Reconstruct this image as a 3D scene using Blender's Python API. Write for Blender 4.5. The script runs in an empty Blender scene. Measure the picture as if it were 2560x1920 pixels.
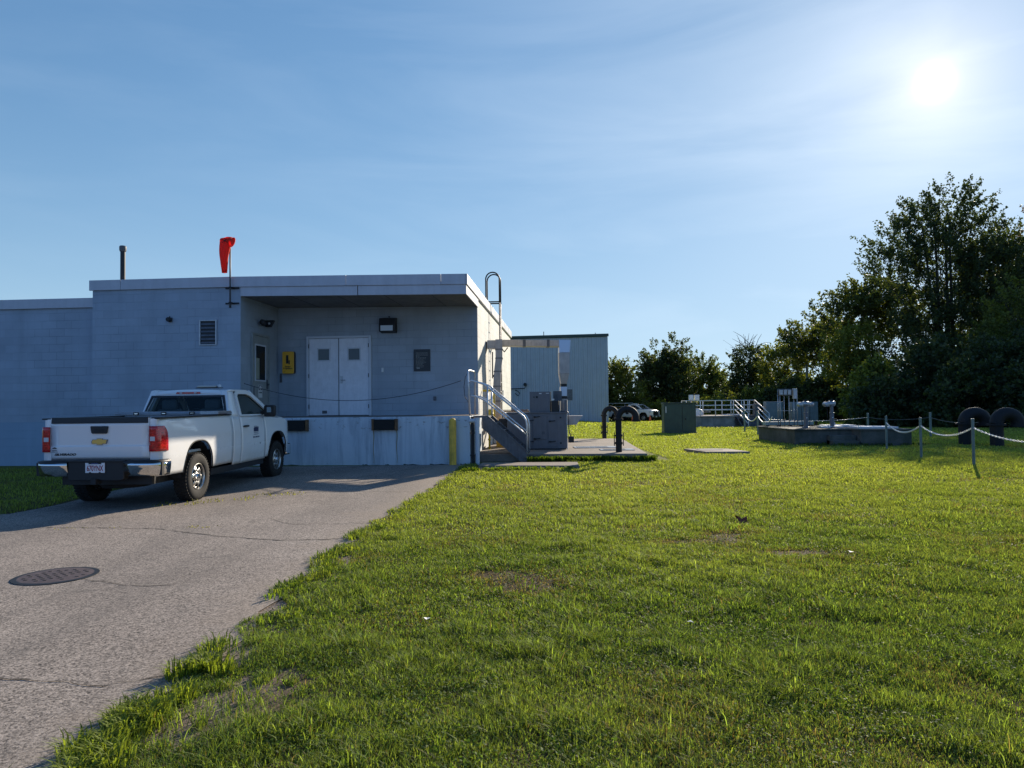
import bpy, math, random
import numpy as np
from mathutils import Vector, Matrix
rng = np.random.default_rng(7); random.seed(7)
sc = bpy.context.scene
COL = sc.collection
R = math.radians
# ------------------------------------------------------------------ camera
cam = bpy.data.cameras.new('camera'); camo = bpy.data.objects.new('camera', cam); COL.objects.link(camo)
sc.camera = camo
cam.sensor_width = 36; cam.lens = 1775/2560*36; cam.clip_end = 5000; cam.clip_start = .05
_p, _r = .029, .0115
camo.matrix_world = Matrix.Translation((0, 0, 1.55)) @ Matrix.Rotation(R(90)+_p, 4, 'X') @ Matrix.Rotation(-_r, 4, 'Z')
# ------------------------------------------------------------------ sky and sun
AZ, EL = R(31.3), R(21.15)
SUN = Vector((math.cos(EL)*math.sin(AZ), math.cos(EL)*math.cos(AZ), math.sin(EL)))
world = bpy.data.worlds.new('World'); sc.world = world; world.use_nodes = True
def build_world():
    nt = world.node_tree; N = nt.nodes; L = nt.links
    bg = N['Background']; bg.inputs[1].default_value = .10
    s = N.new('ShaderNodeTexSky'); s.sky_type = 'NISHITA'; s.sun_disc = False
    s.sun_elevation = EL; s.sun_rotation = AZ; s.air_density = 1.0; s.dust_density = .35; s.ozone_density = 2.6
    tc = N.new('ShaderNodeTexCoord')
    tint = N.new('ShaderNodeMix'); tint.data_type = 'RGBA'; tint.blend_type = 'MULTIPLY'; tint.inputs[0].default_value = 1
    L.new(s.outputs[0], tint.inputs[6]); tint.inputs[7].default_value = (.72, 1.08, 1.36, 1)
    # thin cirrus streaks
    mp = N.new('ShaderNodeMapping'); mp.inputs['Rotation'].default_value = (.2, .55, .3); mp.inputs['Scale'].default_value = (1.4, 2.2, 7.5)
    L.new(tc.outputs['Generated'], mp.inputs[0])
    nz = N.new('ShaderNodeTexNoise'); nz.inputs['Scale'].default_value = 1.3; nz.inputs['Detail'].default_value = 9; nz.inputs['Roughness'].default_value = .55; nz.inputs['Distortion'].default_value = .5
    L.new(mp.outputs[0], nz.inputs[0])
    cr = N.new('ShaderNodeMapRange'); cr.inputs[1].default_value = .47; cr.inputs[2].default_value = .80; cr.inputs[4].default_value = .40
    L.new(nz.outputs[0], cr.inputs[0])
    # angle from the sun
    dt = N.new('ShaderNodeVectorMath'); dt.operation = 'DOT_PRODUCT'; L.new(tc.outputs['Generated'], dt.inputs[0]); dt.inputs[1].default_value = SUN
    ac = N.new('ShaderNodeMath'); ac.operation = 'ARCCOSINE'; L.new(dt.outputs['Value'], ac.inputs[0])
    def m(op, a, b=None, c=None):
        n = N.new('ShaderNodeMath'); n.operation = op
        for i, v in enumerate((a, b, c)):
            if v is None: continue
            if isinstance(v, (int, float)): n.inputs[i].default_value = v
            else: L.new(v, n.inputs[i])
        return n.outputs[0]
    # soft shoulder so that the bright half of the sky keeps its colour
    vm = N.new('ShaderNodeVectorMath'); vm.operation = 'MULTIPLY_ADD'; L.new(tint.outputs[2], vm.inputs[0]); vm.inputs[1].default_value = (.275, .198, .142); vm.inputs[2].default_value = (1, 1, 1)
    dv = N.new('ShaderNodeVectorMath'); dv.operation = 'DIVIDE'; L.new(tint.outputs[2], dv.inputs[0]); L.new(vm.outputs[0], dv.inputs[1])
    zz = N.new('ShaderNodeSeparateXYZ'); L.new(tc.outputs['Generated'], zz.inputs[0]); hz = m('MULTIPLY', m('EXPONENT', m('MULTIPLY', m('MAXIMUM', zz.outputs[2], 0), -7.5)), .62)
    hm = N.new('ShaderNodeMix'); hm.data_type = 'RGBA'; L.new(hz, hm.inputs[0]); L.new(dv.outputs[0], hm.inputs[6]); hm.inputs[7].default_value = (3.7, 4.9, 5.7, 1)     # pale air near the horizon
    near = m('EXPONENT', m('MULTIPLY', ac.outputs[0], -3.0))         # cirrus is brighter towards the sun
    cl = m('MULTIPLY', cr.outputs[0], m('MULTIPLY_ADD', near, 1.0, .10))
    cm = N.new('ShaderNodeMix'); cm.data_type = 'RGBA'; L.new(cl, cm.inputs[0]); L.new(hm.outputs[2], cm.inputs[6]); cm.inputs[7].default_value = (5.6, 6.3, 7.0, 1)
    aur = m('ADD', m('MULTIPLY', m('EXPONENT', m('MULTIPLY', ac.outputs[0], -9.0)), 1.35), m('MULTIPLY', m('EXPONENT', m('MULTIPLY', ac.outputs[0], -24)), 2.1))
    disc = m('MULTIPLY', m('SUBTRACT', 1, m('SMOOTH_MIN', 1, m('MULTIPLY', ac.outputs[0], 48), .6)), 4)
    tot = m('ADD', aur, m('MAXIMUM', disc, 0))
    av = N.new('ShaderNodeCombineXYZ')
    L.new(m('MULTIPLY', tot, 1.18), av.inputs[0]); L.new(m('MULTIPLY', tot, .90), av.inputs[1]); L.new(m('MULTIPLY', tot, .66), av.inputs[2])
    ad = N.new('ShaderNodeMix'); ad.data_type = 'RGBA'; ad.blend_type = 'ADD'; ad.inputs[0].default_value = 1
    # the dome darkens away from the sun
    fr = N.new('ShaderNodeMapRange'); fr.interpolation_type = 'SMOOTHSTEP'; fr.inputs[1].default_value = -.55; fr.inputs[2].default_value = .42; fr.inputs[3].default_value = .86; fr.inputs[4].default_value = 1.12; L.new(dt.outputs['Value'], fr.inputs[0])
    bl = N.new('ShaderNodeVectorMath'); bl.operation = 'MULTIPLY'; L.new(cm.outputs[2], bl.inputs[0]); bt_ = N.new('ShaderNodeMix'); bt_.data_type = 'RGBA'; fb = N.new('ShaderNodeMapRange'); fb.inputs[1].default_value = -.5; fb.inputs[2].default_value = .35; L.new(dt.outputs['Value'], fb.inputs[0]); L.new(fb.outputs[0], bt_.inputs[0]); bt_.inputs[6].default_value = (.80,1.0,1.38,1); bt_.inputs[7].default_value = (1,1,1,1); L.new(bt_.outputs[2], bl.inputs[1])
    fm = N.new('ShaderNodeVectorMath'); fm.operation = 'SCALE'; L.new(bl.outputs[0], fm.inputs[0]); L.new(fr.outputs[0], fm.inputs['Scale'])
    L.new(fm.outputs[0], ad.inputs[6]); L.new(av.outputs[0], ad.inputs[7])
    L.new(ad.outputs[2], bg.inputs[0])
build_world()
sl = bpy.data.lights.new('sun', 'SUN'); sl.energy = 4.8; sl.angle = R(.6); sl.color = (1, .87, .70)
slo = bpy.data.objects.new('sun', sl); COL.objects.link(slo); slo.rotation_euler = (-SUN).to_track_quat('-Z', 'Y').to_euler(); slo.location = SUN*60
sc.view_settings.view_transform = 'Standard'; sc.view_settings.look = 'None'; sc.view_settings.exposure = 0.76; sc.view_settings.gamma = 1
sc.cycles.max_bounces = 6; sc.cycles.transparent_max_bounces = 12; sc.cycles.caustics_reflective = False; sc.cycles.caustics_refractive = False
# ------------------------------------------------------------------ helpers
class MB:
    """collects geometry, then links it as one mesh object"""
    def __init__(s): s.v = []; s.f = []; s.m = None
    def add(s, vs, fs):
        o = len(s.v)
        if s.m is not None: vs = [tuple(s.m @ Vector(v)) for v in vs]
        s.v += [tuple(v) for v in vs]; s.f += [tuple(i+o for i in f) for f in fs]; return s
    def box(s, x0, x1, y0, y1, z0, z1):
        if x0 > x1: x0, x1 = x1, x0
        if y0 > y1: y0, y1 = y1, y0
        if z0 > z1: z0, z1 = z1, z0
        return s.add([(x0,y0,z0),(x1,y0,z0),(x1,y1,z0),(x0,y1,z0),(x0,y0,z1),(x1,y0,z1),(x1,y1,z1),(x0,y1,z1)],
                     [(0,3,2,1),(4,5,6,7),(0,1,5,4),(1,2,6,5),(2,3,7,6),(3,0,4,7)])
    def cbox(s, c, d): return s.box(c[0]-d[0]/2, c[0]+d[0]/2, c[1]-d[1]/2, c[1]+d[1]/2, c[2]-d[2]/2, c[2]+d[2]/2)
    def prism(s, pts, z0, z1):
        """pts xy footprint counter-clockwise; z1 may be a function of (x,y)"""
        n = len(pts); zt = z1 if callable(z1) else (lambda x, y: z1); zb = z0 if callable(z0) else (lambda x, y: z0)
        return s.add([(x,y,zb(x,y)) for x,y in pts]+[(x,y,zt(x,y)) for x,y in pts],
                     [tuple(range(n))[::-1], tuple(range(n,2*n))]+[(i,(i+1)%n,n+(i+1)%n,n+i) for i in range(n)])
    def ext(s, pts, axis, a0, a1):
        """polygon in the other two axes extruded along axis"""
        n = len(pts)
        def P(p, a): return (a,p[0],p[1]) if axis == 'x' else ((p[0],a,p[1]) if axis == 'y' else (p[0],p[1],a))
        return s.add([P(p,a0) for p in pts]+[P(p,a1) for p in pts], [tuple(range(n)), tuple(range(2*n-1,n-1,-1))]+[(i,n+i,n+(i+1)%n,(i+1)%n) for i in range(n)])
    def tube(s, path, r, n=10, cap=True, close=False):
        P = [Vector(p) for p in path]; rr = r if isinstance(r, (list, tuple)) else [r]*len(P)
        vs = []; fs = []; up = None
        for i, p in enumerate(P):
            if close: t = P[(i+1) % len(P)]-P[i-1]
            else: t = (P[min(i+1, len(P)-1)]-P[max(i-1, 0)])
            t.normalize()
            if up is None: up = Vector((0,0,1)) if abs(t.z) < .9 else Vector((0,1,0))
            a = t.cross(up)
            if a.length < 1e-4: a = t.cross(Vector((1,0,0)))
            a.normalize(); b = a.cross(t).normalized(); up = b
            for k in range(n):
                q = 2*math.pi*k/n; vs.append(tuple(p+a*(math.cos(q)*rr[i])+b*(math.sin(q)*rr[i])))
        m = len(P)
        for i in range(m if close else m-1):
            j = (i+1) % m
            for k in range(n): fs.append((i*n+k, j*n+k, j*n+(k+1)%n, i*n+(k+1)%n))
        if cap and not close: fs += [tuple(range(n)), tuple(range((m-1)*n, m*n))[::-1]]
        return s.add(vs, fs)
    def lathe(s, prof, c=(0,0,0), axis='z', n=24, cap=True):
        """prof: list of (r, h)"""
        vs = []; fs = []
        for r_, h in prof:
            for k in range(n):
                q = 2*math.pi*k/n; a, b = r_*math.cos(q), r_*math.sin(q)
                v = (a,b,h) if axis == 'z' else ((h,a,b) if axis == 'x' else (b,h,a))
                vs.append((v[0]+c[0], v[1]+c[1], v[2]+c[2]))
        for i in range(len(prof)-1):
            for k in range(n): fs.append((i*n+k, i*n+(k+1)%n, (i+1)*n+(k+1)%n, (i+1)*n+k))
        if cap: fs += [tuple(range(n))[::-1], tuple(range((len(prof)-1)*n, len(prof)*n))]
        return s.add(vs, fs)
    def grid(s, rows):
        nr = len(rows); nc = len(rows[0])
        return s.add([p for r_ in rows for p in r_], [(i*nc+j, i*nc+j+1, (i+1)*nc+j+1, (i+1)*nc+j) for i in range(nr-1) for j in range(nc-1)])
    def mesh(s, name, mat, smooth=False):
        me = bpy.data.meshes.new(name); me.from_pydata(s.v, [], s.f); me.update()
        if mat: me.materials.append(mat)
        if smooth: me.polygons.foreach_set('use_smooth', [True]*len(me.polygons))
        return me
    def build(s, name, mat, parent=None, smooth=False, bevel=0, solid=0, loc=None, rot=None, auto=None, subd=0):
        o = bpy.data.objects.new(name, s.mesh(name, mat, smooth or auto is not None)); COL.objects.link(o)
        if parent: o.parent = parent
        if loc: o.location = loc
        if rot: o.rotation_euler = rot
        if solid:
            m = o.modifiers.new('solid', 'SOLIDIFY'); m.thickness = solid; m.offset = -1
        if bevel:
            m = o.modifiers.new('bevel', 'BEVEL'); m.width = bevel; m.segments = 2; m.limit_method = 'ANGLE'; m.angle_limit = R(35)
        if subd:
            m = o.modifiers.new('sub', 'SUBSURF'); m.levels = m.render_levels = subd
        if auto is not None: o.data.set_sharp_from_angle(angle=R(auto))
        return o
def arc(cx, cy, r, a0, a1, n): return [(cx+r*math.cos(R(a0+(a1-a0)*i/n)), cy+r*math.sin(R(a0+(a1-a0)*i/n))) for i in range(n+1)]
def tag(o, label=None, cat=None, group=None, kind=None):
    if label: o['label'] = label
    if cat: o['category'] = cat
    if group: o['group'] = group
    if kind: o['kind'] = kind
    return o
def thing(name, label, cat, loc, rz=0, group=None):
    o = bpy.data.objects.new(name, None); COL.objects.link(o); o.location = loc; o.rotation_euler = (0,0,rz); o.empty_display_size = .2
    return tag(o, label, cat, group)
def kids(o): return [c for c in bpy.data.objects if c.parent == o]
def copy_tree(o, parent=None):
    c = o.copy(); COL.objects.link(c); c.parent = parent
    for ch in kids(o): copy_tree(ch, c)
    return c
def text_obj(txt, size, depth, name, mat, parent, loc, rot=(R(90),0,0), sx=1, align='CENTER', shear=0, bold=0):
    cu = bpy.data.curves.new('t', 'FONT'); cu.body = txt; cu.size = size; cu.extrude = depth; cu.align_x = align; cu.align_y = 'CENTER'; cu.shear = shear; cu.offset = bold
    t = bpy.data.objects.new('t', cu); COL.objects.link(t)
    dg = bpy.context.evaluated_depsgraph_get(); me = bpy.data.meshes.new_from_object(t.evaluated_get(dg))
    bpy.data.objects.remove(t); bpy.data.curves.remove(cu)
    me.materials.clear(); me.materials.append(mat)
    o = bpy.data.objects.new(name, me); COL.objects.link(o); o.parent = parent; o.location = loc; o.rotation_euler = rot; o.scale = (sx,1,1)
    return o
def ground_z(x, y):
    l = np.interp(y, [0,13,17.3,24,36,52,66,78,100,400], [0,0,.11,.11,.05,.05,.10,-.3,-.5,-1.])
    r_ = np.interp(y, [0,13,16,23,36,52,66,79,100,400], [0,0,.05,.0,.03,-.28,-.3,-.45,-.5,-1.])
    t = np.clip((np.asarray(x)-3.5)/7, 0, 1); t = t*t*(3-2*t)
    return l*(1-t)+r_*t
def gz(x, y): return float(ground_z(x, y))
# ------------------------------------------------------------------ materials
def mat(name, col, rough=.6, metal=0, coat=0, spec=.5):
    m = bpy.data.materials.new(name); m.use_nodes = True; b = m.node_tree.nodes['Principled BSDF']
    b.inputs['Base Color'].default_value = (*col, 1); b.inputs['Roughness'].default_value = rough; b.inputs['Metallic'].default_value = metal
    b.inputs['Coat Weight'].default_value = coat; b.inputs['Coat Roughness'].default_value = .04; b.inputs['Specular IOR Level'].default_value = spec
    return m
class NB:
    def __init__(s, m): s.m = m; s.nt = m.node_tree; s.N = s.nt.nodes; s.L = s.nt.links; s.b = s.N['Principled BSDF']
    def obj(s, scale=(1,1,1)):
        tc = s.N.new('ShaderNodeTexCoord'); mp = s.N.new('ShaderNodeMapping'); mp.inputs['Scale'].default_value = scale
        s.L.new(tc.outputs['Object'], mp.inputs[0]); return mp.outputs[0]
    def noise(s, vec, scale, detail=4, rough=.5, dist=0):
        n = s.N.new('ShaderNodeTexNoise'); n.inputs['Scale'].default_value = scale; n.inputs['Detail'].default_value = detail; n.inputs['Roughness'].default_value = rough; n.inputs['Distortion'].default_value = dist
        s.L.new(vec, n.inputs[0]); return n.outputs[0]
    def ramp(s, fac, a, b_, c0=(0,0,0), c1=(1,1,1)):
        n = s.N.new('ShaderNodeValToRGB'); n.color_ramp.elements[0].position = a; n.color_ramp.elements[1].position = b_
        n.color_ramp.elements[0].color = (*c0,1); n.color_ramp.elements[1].color = (*c1,1); s.L.new(fac, n.inputs[0]); return n.outputs[0]
    def mix(s, fac, a, b_, mode='MIX'):
        n = s.N.new('ShaderNodeMix'); n.data_type = 'RGBA'; n.blend_type = mode
        for k, v in ((0,fac),(6,a),(7,b_)):
            if isinstance(v, (int,float)): n.inputs[k].default_value = v
            elif isinstance(v, tuple): n.inputs[k].default_value = (*v,1)
            else: s.L.new(v, n.inputs[k])
        return n.outputs[2]
    def math(s, op, a, b_=None, c=None):
        n = s.N.new('ShaderNodeMath'); n.operation = op
        for i, v in enumerate((a,b_,c)):
            if v is None: continue
            if isinstance(v, (int,float)): n.inputs[i].default_value = v
            else: s.L.new(v, n.inputs[i])
        return n.outputs[0]
    def sep(s, vec):
        n = s.N.new('ShaderNodeSeparateXYZ'); s.L.new(vec, n.inputs[0]); return n.outputs
    def comb(s, x, y, z):
        n = s.N.new('ShaderNodeCombineXYZ')
        for i, v in enumerate((x,y,z)):
            if isinstance(v, (int,float)): n.inputs[i].default_value = v
            else: s.L.new(v, n.inputs[i])
        return n.outputs[0]
    def bump(s, h, strength=.3, dist=.01):
        n = s.N.new('ShaderNodeBump'); n.inputs['Strength'].default_value = strength; n.inputs['Distance'].default_value = dist; s.L.new(h, n.inputs['Height']); s.L.new(n.outputs[0], s.b.inputs['Normal'])
    def col(s, c): s.L.new(c, s.b.inputs['Base Color'])
def worn(name, col, rough=.6, metal=0, amt=.25, scale=3, dark=.55, coat=0, bump=.05):
    """plain material with blotchy wear and faint streaks"""
    m = mat(name, col, rough, metal, coat); q = NB(m); v = q.obj()
    n1 = q.noise(v, scale, 6, .65); n2 = q.noise(q.obj((1,1,.15)), scale*4, 4, .6)
    f = q.ramp(q.math('MULTIPLY_ADD', n1, .6, q.math('MULTIPLY', n2, .4)), .38, .68)
    q.col(q.mix(f, tuple(c*(1-amt*(1-dark)) if True else c for c in [k*(1-amt) for k in col]), tuple(min(1, k*(1+amt*.25)) for k in col)))
    r_ = q.math('MULTIPLY_ADD', n1, .3, rough-.15); q.L.new(r_, q.b.inputs['Roughness'])
    if bump: q.bump(q.noise(v, scale*30, 3), bump, .005)
    return m
def block_paint(name, col, low=None, lowz=0.0):
    """painted concrete block: shallow joints, chalky patches, an optional darker painted base"""
    m = mat(name, col, .75, spec=.3); q = NB(m); v = q.obj(); x, y, z = q.sep(v)
    g = q.N.new('ShaderNodeNewGeometry'); tr = q.N.new('ShaderNodeVectorTransform'); tr.vector_type = 'NORMAL'; tr.convert_from = 'WORLD'; tr.convert_to = 'OBJECT'
    q.L.new(g.outputs['Normal'], tr.inputs[0]); nx = q.math('ABSOLUTE', q.sep(tr.outputs[0])[0]); side = q.math('GREATER_THAN', nx, .5)
    h = q.math('ADD', q.math('MULTIPLY', q.math('SUBTRACT', 1, side), x), q.math('MULTIPLY', side, y))
    uv = q.comb(h, z, 0)
    bt = q.N.new('ShaderNodeTexBrick'); bt.inputs['Scale'].default_value = 1; bt.inputs['Mortar Size'].default_value = .006; bt.inputs['Mortar Smooth'].default_value = .4
    bt.inputs['Brick Width'].default_value = .406; bt.inputs['Row Height'].default_value = .203; bt.inputs['Color1'].default_value = (.40,.40,.40,1); bt.inputs['Color2'].default_value = (.60,.60,.60,1); bt.inputs['Mortar'].default_value = (.5,.5,.5,1)
    q.L.new(uv, bt.inputs[0])
    n1 = q.noise(v, .9, 6, .6); n2 = q.noise(q.obj((1.5,1.5,.12)), 2.2, 5, .6); n3 = q.noise(v, 26, 3, .6)
    base = q.mix(q.ramp(n1, .35, .7), tuple(c*.86 for c in col), tuple(c*1.06 for c in col))
    base = q.mix(q.math('MULTIPLY', q.ramp(n2, .55, .8), .35), base, tuple(c*.62 for c in col))
    base = q.mix(.22, base, bt.outputs['Color'], 'OVERLAY')
    crk = q.ramp(q.noise(v, .8, 3), .50, .60)      # joints that have opened up in places
    base = q.mix(q.math('MULTIPLY', q.math('MULTIPLY_ADD', crk, .30, .10), bt.outputs['Fac']), base, tuple(c*.25 for c in col))
    if low: base = q.mix(q.math('LESS_THAN', z, lowz), base, q.mix(q.math('MULTIPLY', q.ramp(n2, .5, .8), .5), low, tuple(c*1.3 for c in low)))
    q.col(base)
    q.bump(q.math('SUBTRACT', q.math('MULTIPLY', n3, .25), bt.outputs['Fac']), .55, .006)
    return m
M = {}
M['block'] = block_paint('painted block', (.36,.42,.49), (.28,.37,.46), 1.24); M['block_shaded'] = block_paint('recess shaded block', (.38,.43,.48)); M['block_sunlit'] = block_paint('sunlit painted block', (.60,.61,.59))  # one wall paint, shade put into front and recess tones, sunlight into the side
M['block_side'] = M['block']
M['fascia'] = worn('fascia metal', (.50,.51,.55), .45, .1, .12, 1.5)
M['soffit'] = worn('soffit board', (.24,.24,.24), .8, 0, .3, 2)
M['door_white'] = worn('white door paint', (.84,.84,.88), .5, 0, .10, 6)
M['door_grey'] = worn('grey door paint', (.36,.38,.37), .55, 0, .2, 4)
M['frame_white'] = mat('frame paint', (.62,.64,.68), .5)
M['black'] = mat('black plastic', (.012,.012,.013), .5)
M['rubber'] = worn('black rubber', (.014,.014,.014), .85, 0, .4, 8)
M['darksteel'] = worn('dark steel', (.025,.027,.03), .55, .3, .4, 6)
M['galv'] = worn('galvanised steel', (.50,.51,.52), .42, .75, .3, 9)
M['galvdull'] = worn('weathered galvanised steel', (.16,.165,.18), .55, .45, .35, 6)
M['alu'] = worn('aluminium rail', (.78,.79,.80), .38, .55, .15, 9)
M['duct'] = worn('duct metal', (.52,.48,.45), .5, .35, .25, 5)
M['ductbright'] = mat('bright duct metal', (.42,.45,.52), .32, 1.0)
M['hvac'] = worn('grey unit paint', (.15,.155,.17), .5, 0, .15, 4)
M['yellow'] = worn('yellow paint', (.88,.54,.07), .6, 0, .35, 5)
M['yellowgas'] = worn('yellow pipe paint', (.60,.44,.02), .45, 0, .25, 7)
M['signyellow'] = mat('yellow case', (.88,.44,.03), .4)
M['white'] = worn('white paint', (.78,.78,.76), .5, 0, .12, 5)
M['pvc'] = mat('pale pipe', (.55,.58,.62), .4)
M['glassdark'] = mat('dark glass', (.012,.015,.018), .25, 0, 0, .15)
M['glassgrey'] = mat('wired glass', (.07,.09,.10), .2, 0, 0, .4)
M['greenbox'] = worn('green cabinet paint', (.045,.075,.055), .45, 0, .25, 3)
M['rib'] = worn('ribbed wall paint', (.38,.43,.49), .45, .1, .12, 1.2)
M['trimgreen'] = mat('dark green trim', (.02,.045,.04), .5)
M['chain'] = mat('white chain', (.80,.78,.70), .4)
M['chaindark'] = mat('dark chain', (.05,.05,.06), .5)
M['cone'] = mat('orange cone', (.85,.16,.05), .5)
M['lensclear'] = mat('lamp glass', (.55,.58,.60), .15)
M['signblack'] = mat('black board', (.015,.017,.02), .4)
M['chrome'] = mat('chrome', (.78,.77,.74), .07, 1)
M['rust'] = worn('rusty steel', (.20,.11,.05), .8, 0, .4, 10)
M['postpaint'] = worn('green grey post', (.20,.26,.24), .6, .2, .3, 6)
M['goosedark'] = worn('black coated pipe', (.007,.008,.011), .7, 0, .5, 4)
def m_dock():
    m = mat('dock paint', (.62,.66,.70), .7); q = NB(m); v = q.obj(); x, y, z = q.sep(v)
    st = q.noise(q.obj((1.6,1.6,.16)), 2.6, 8, .7, .6); ch = q.noise(q.obj((1,1,2.2)), 7, 6, .7); big = q.noise(v, 1.2, 4)
    c = q.mix(q.ramp(big, .3, .7), (.48,.56,.62), (.60,.66,.70)); c = q.mix(q.math('MULTIPLY', q.ramp(st, .48, .66), .75), c, (.28,.34,.40))
    lip = q.ramp(z, .98, 1.20); lowe = q.math('SUBTRACT', 1, q.ramp(z, .08, .22))
    chip = q.ramp(ch, .575, .64); f = q.math('MULTIPLY', chip, q.math('MULTIPLY_ADD', lip, .7, q.math('MULTIPLY_ADD', lowe, .5, .02)))
    c = q.mix(f, c, (.16,.15,.13))
    q.col(c); q.bump(q.math('MULTIPLY_ADD', chip, -.5, q.noise(v, 14, 4)), .4, .01); return m
M['dock'] = m_dock()
def m_concrete(name='concrete', col=(.36,.34,.31), dark=(.14,.14,.13), joint=None):
    m = mat(name, col, .85, spec=.25); q = NB(m); v = q.obj()
    a = q.noise(v, 1.3, 7, .65); b = q.noise(v, 40, 4, .7); st = q.noise(q.obj((2,2,.2)), 3, 5)
    c = q.mix(q.ramp(a, .32, .7), dark, col); c = q.mix(q.math('MULTIPLY', q.ramp(st, .5, .75), .5), c, dark); c = q.mix(.35, c, b, 'OVERLAY')
    q.col(c); q.bump(b, .4, .006); return m
M['conc'] = m_concrete(); M['concdark'] = m_concrete('mossy shaded concrete', (.13,.13,.12), (.04,.048,.035)); M['concpad'] = m_concrete('pad concrete', (.30,.25,.21), (.17,.15,.13))  # mossy tone darkened further, the tank's shade put into its colour
def m_asphalt():
    m = mat('asphalt', (.2,.19,.18), .9, spec=.25); q = NB(m); v = q.obj()
    st = q.N.new('ShaderNodeTexVoronoi'); st.inputs['Scale'].default_value = 95; q.L.new(v, st.inputs[0])
    sc_ = q.sep(st.outputs['Color'])[0]
    stone = q.ramp(sc_, .05, .95, (.034,.030,.027), (.56,.48,.41))
    n2 = q.noise(v, 55, 3, .8); c = q.mix(.45, stone, q.ramp(n2, .40, .60, (.040,.035,.031), (.46,.40,.345)))
    big = q.noise(v, .55, 6, .6); c = q.mix(q.ramp(big, .35, .75), c, q.mix(1, c, (.72,.71,.71), 'MULTIPLY'))
    pt = q.noise(v, 2.4, 6, .7, 1.5); c = q.mix(q.math('MULTIPLY', q.ramp(pt, .57, .66), .4), c, (.08,.075,.07))
    wl = q.noise(q.obj((1,.12,1)), 1.1, 4, .6); c = q.mix(q.math('MULTIPLY', q.ramp(wl, .46, .62), .30), c, (.10,.092,.085))   # worn lanes
    fs = q.noise(v, 14, 5, .75); c = q.mix(q.math('MULTIPLY', q.ramp(fs, .58, .70), .35), c, (.46,.40,.34))
    x, y, z = q.sep(v)                                              # sandy dirt near the lawn edge
    ed = q.math('ADD', x, q.math('MULTIPLY', q.noise(v, 1.1, 5, .65), 1.5)); dirt = q.ramp(q.math('MULTIPLY', q.math('ADD', ed, 2.15), .8), .42, .95)
    c = q.mix(q.math('MULTIPLY', dirt, .55), c, q.mix(n2, (.16,.125,.095), (.46,.38,.30)))
    q.col(c); q.bump(n2, .5, .006); return m
M['asphalt'] = m_asphalt()
def m_lawn():
    m = mat('lawn soil', (.06,.09,.02), .95, spec=.1); q = NB(m); v = q.obj()
    a = q.noise(v, 3, 5, .7); b = q.noise(v, 60, 3, .7); c0 = q.noise(v, .25, 4, .6)
    near = q.mix(q.ramp(b, .35, .65), (.030,.022,.012), (.13,.095,.052)); far = q.mix(q.ramp(q.noise(v, 9, 5, .7), .35, .65), (.13,.18,.022), (.34,.40,.05))
    far = q.mix(q.math('MULTIPLY', q.ramp(c0, .45, .7), .6), far, (.28,.30,.06))
    x, y, z = q.sep(v); f = q.ramp(q.math('MULTIPLY', y, .02), .20, .62)
    c = q.mix(f, near, far)
    ed = q.math('ADD', x, q.math('MULTIPLY', q.noise(v, 2.4, 4), .7)); mr = q.N.new('ShaderNodeMapRange'); mr.inputs[1].default_value = -1.5; mr.inputs[2].default_value = -.7; mr.inputs[3].default_value = 1; mr.inputs[4].default_value = 0; q.L.new(ed, mr.inputs[0])
    soil = q.math('MULTIPLY', mr.outputs[0], q.math('MULTIPLY', q.math('GREATER_THAN', x, -3.0), q.math('LESS_THAN', y, 17)))
    c = q.mix(soil, c, q.mix(q.ramp(q.noise(v, 34, 5, .8), .36, .64), (.07,.055,.045), (.40,.33,.27)))
    q.col(c); q.bump(b, .6, .02); return m
M['lawn'] = m_lawn()
def m_leafy(name, trans=.45, attr='col', rough=.55, spec=.25, tcol=(1.35,1.35,.5)):
    m = bpy.data.materials.new(name); m.use_nodes = True; nt = m.node_tree; N = nt.nodes; L = nt.links; b = N['Principled BSDF']
    at = N.new('ShaderNodeAttribute'); at.attribute_name = attr; L.new(at.outputs['Color'], b.inputs['Base Color'])
    b.inputs['Roughness'].default_value = rough; b.inputs['Specular IOR Level'].default_value = spec
    tr = N.new('ShaderNodeBsdfTranslucent'); mu = N.new('ShaderNodeMix'); mu.data_type = 'RGBA'; mu.blend_type = 'MULTIPLY'; mu.inputs[0].default_value = 1
    L.new(at.outputs['Color'], mu.inputs[6]); mu.inputs[7].default_value = (*tcol,1); L.new(mu.outputs[2], tr.inputs[0])
    mx = N.new('ShaderNodeMixShader'); mx.inputs[0].default_value = trans; L.new(b.outputs[0], mx.inputs[1]); L.new(tr.outputs[0], mx.inputs[2]); L.new(mx.outputs[0], N['Material Output'].inputs[0])
    return m
M['grass'] = m_leafy('grass blades', .50, rough=.6, spec=.12, tcol=(1.5,1.5,.45)); M['leaf'] = m_leafy('leaves', .38, tcol=(1.7,1.6,.5)); M['bark'] = worn('bark', (.07,.055,.045), .9, 0, .4, 6)
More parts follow.
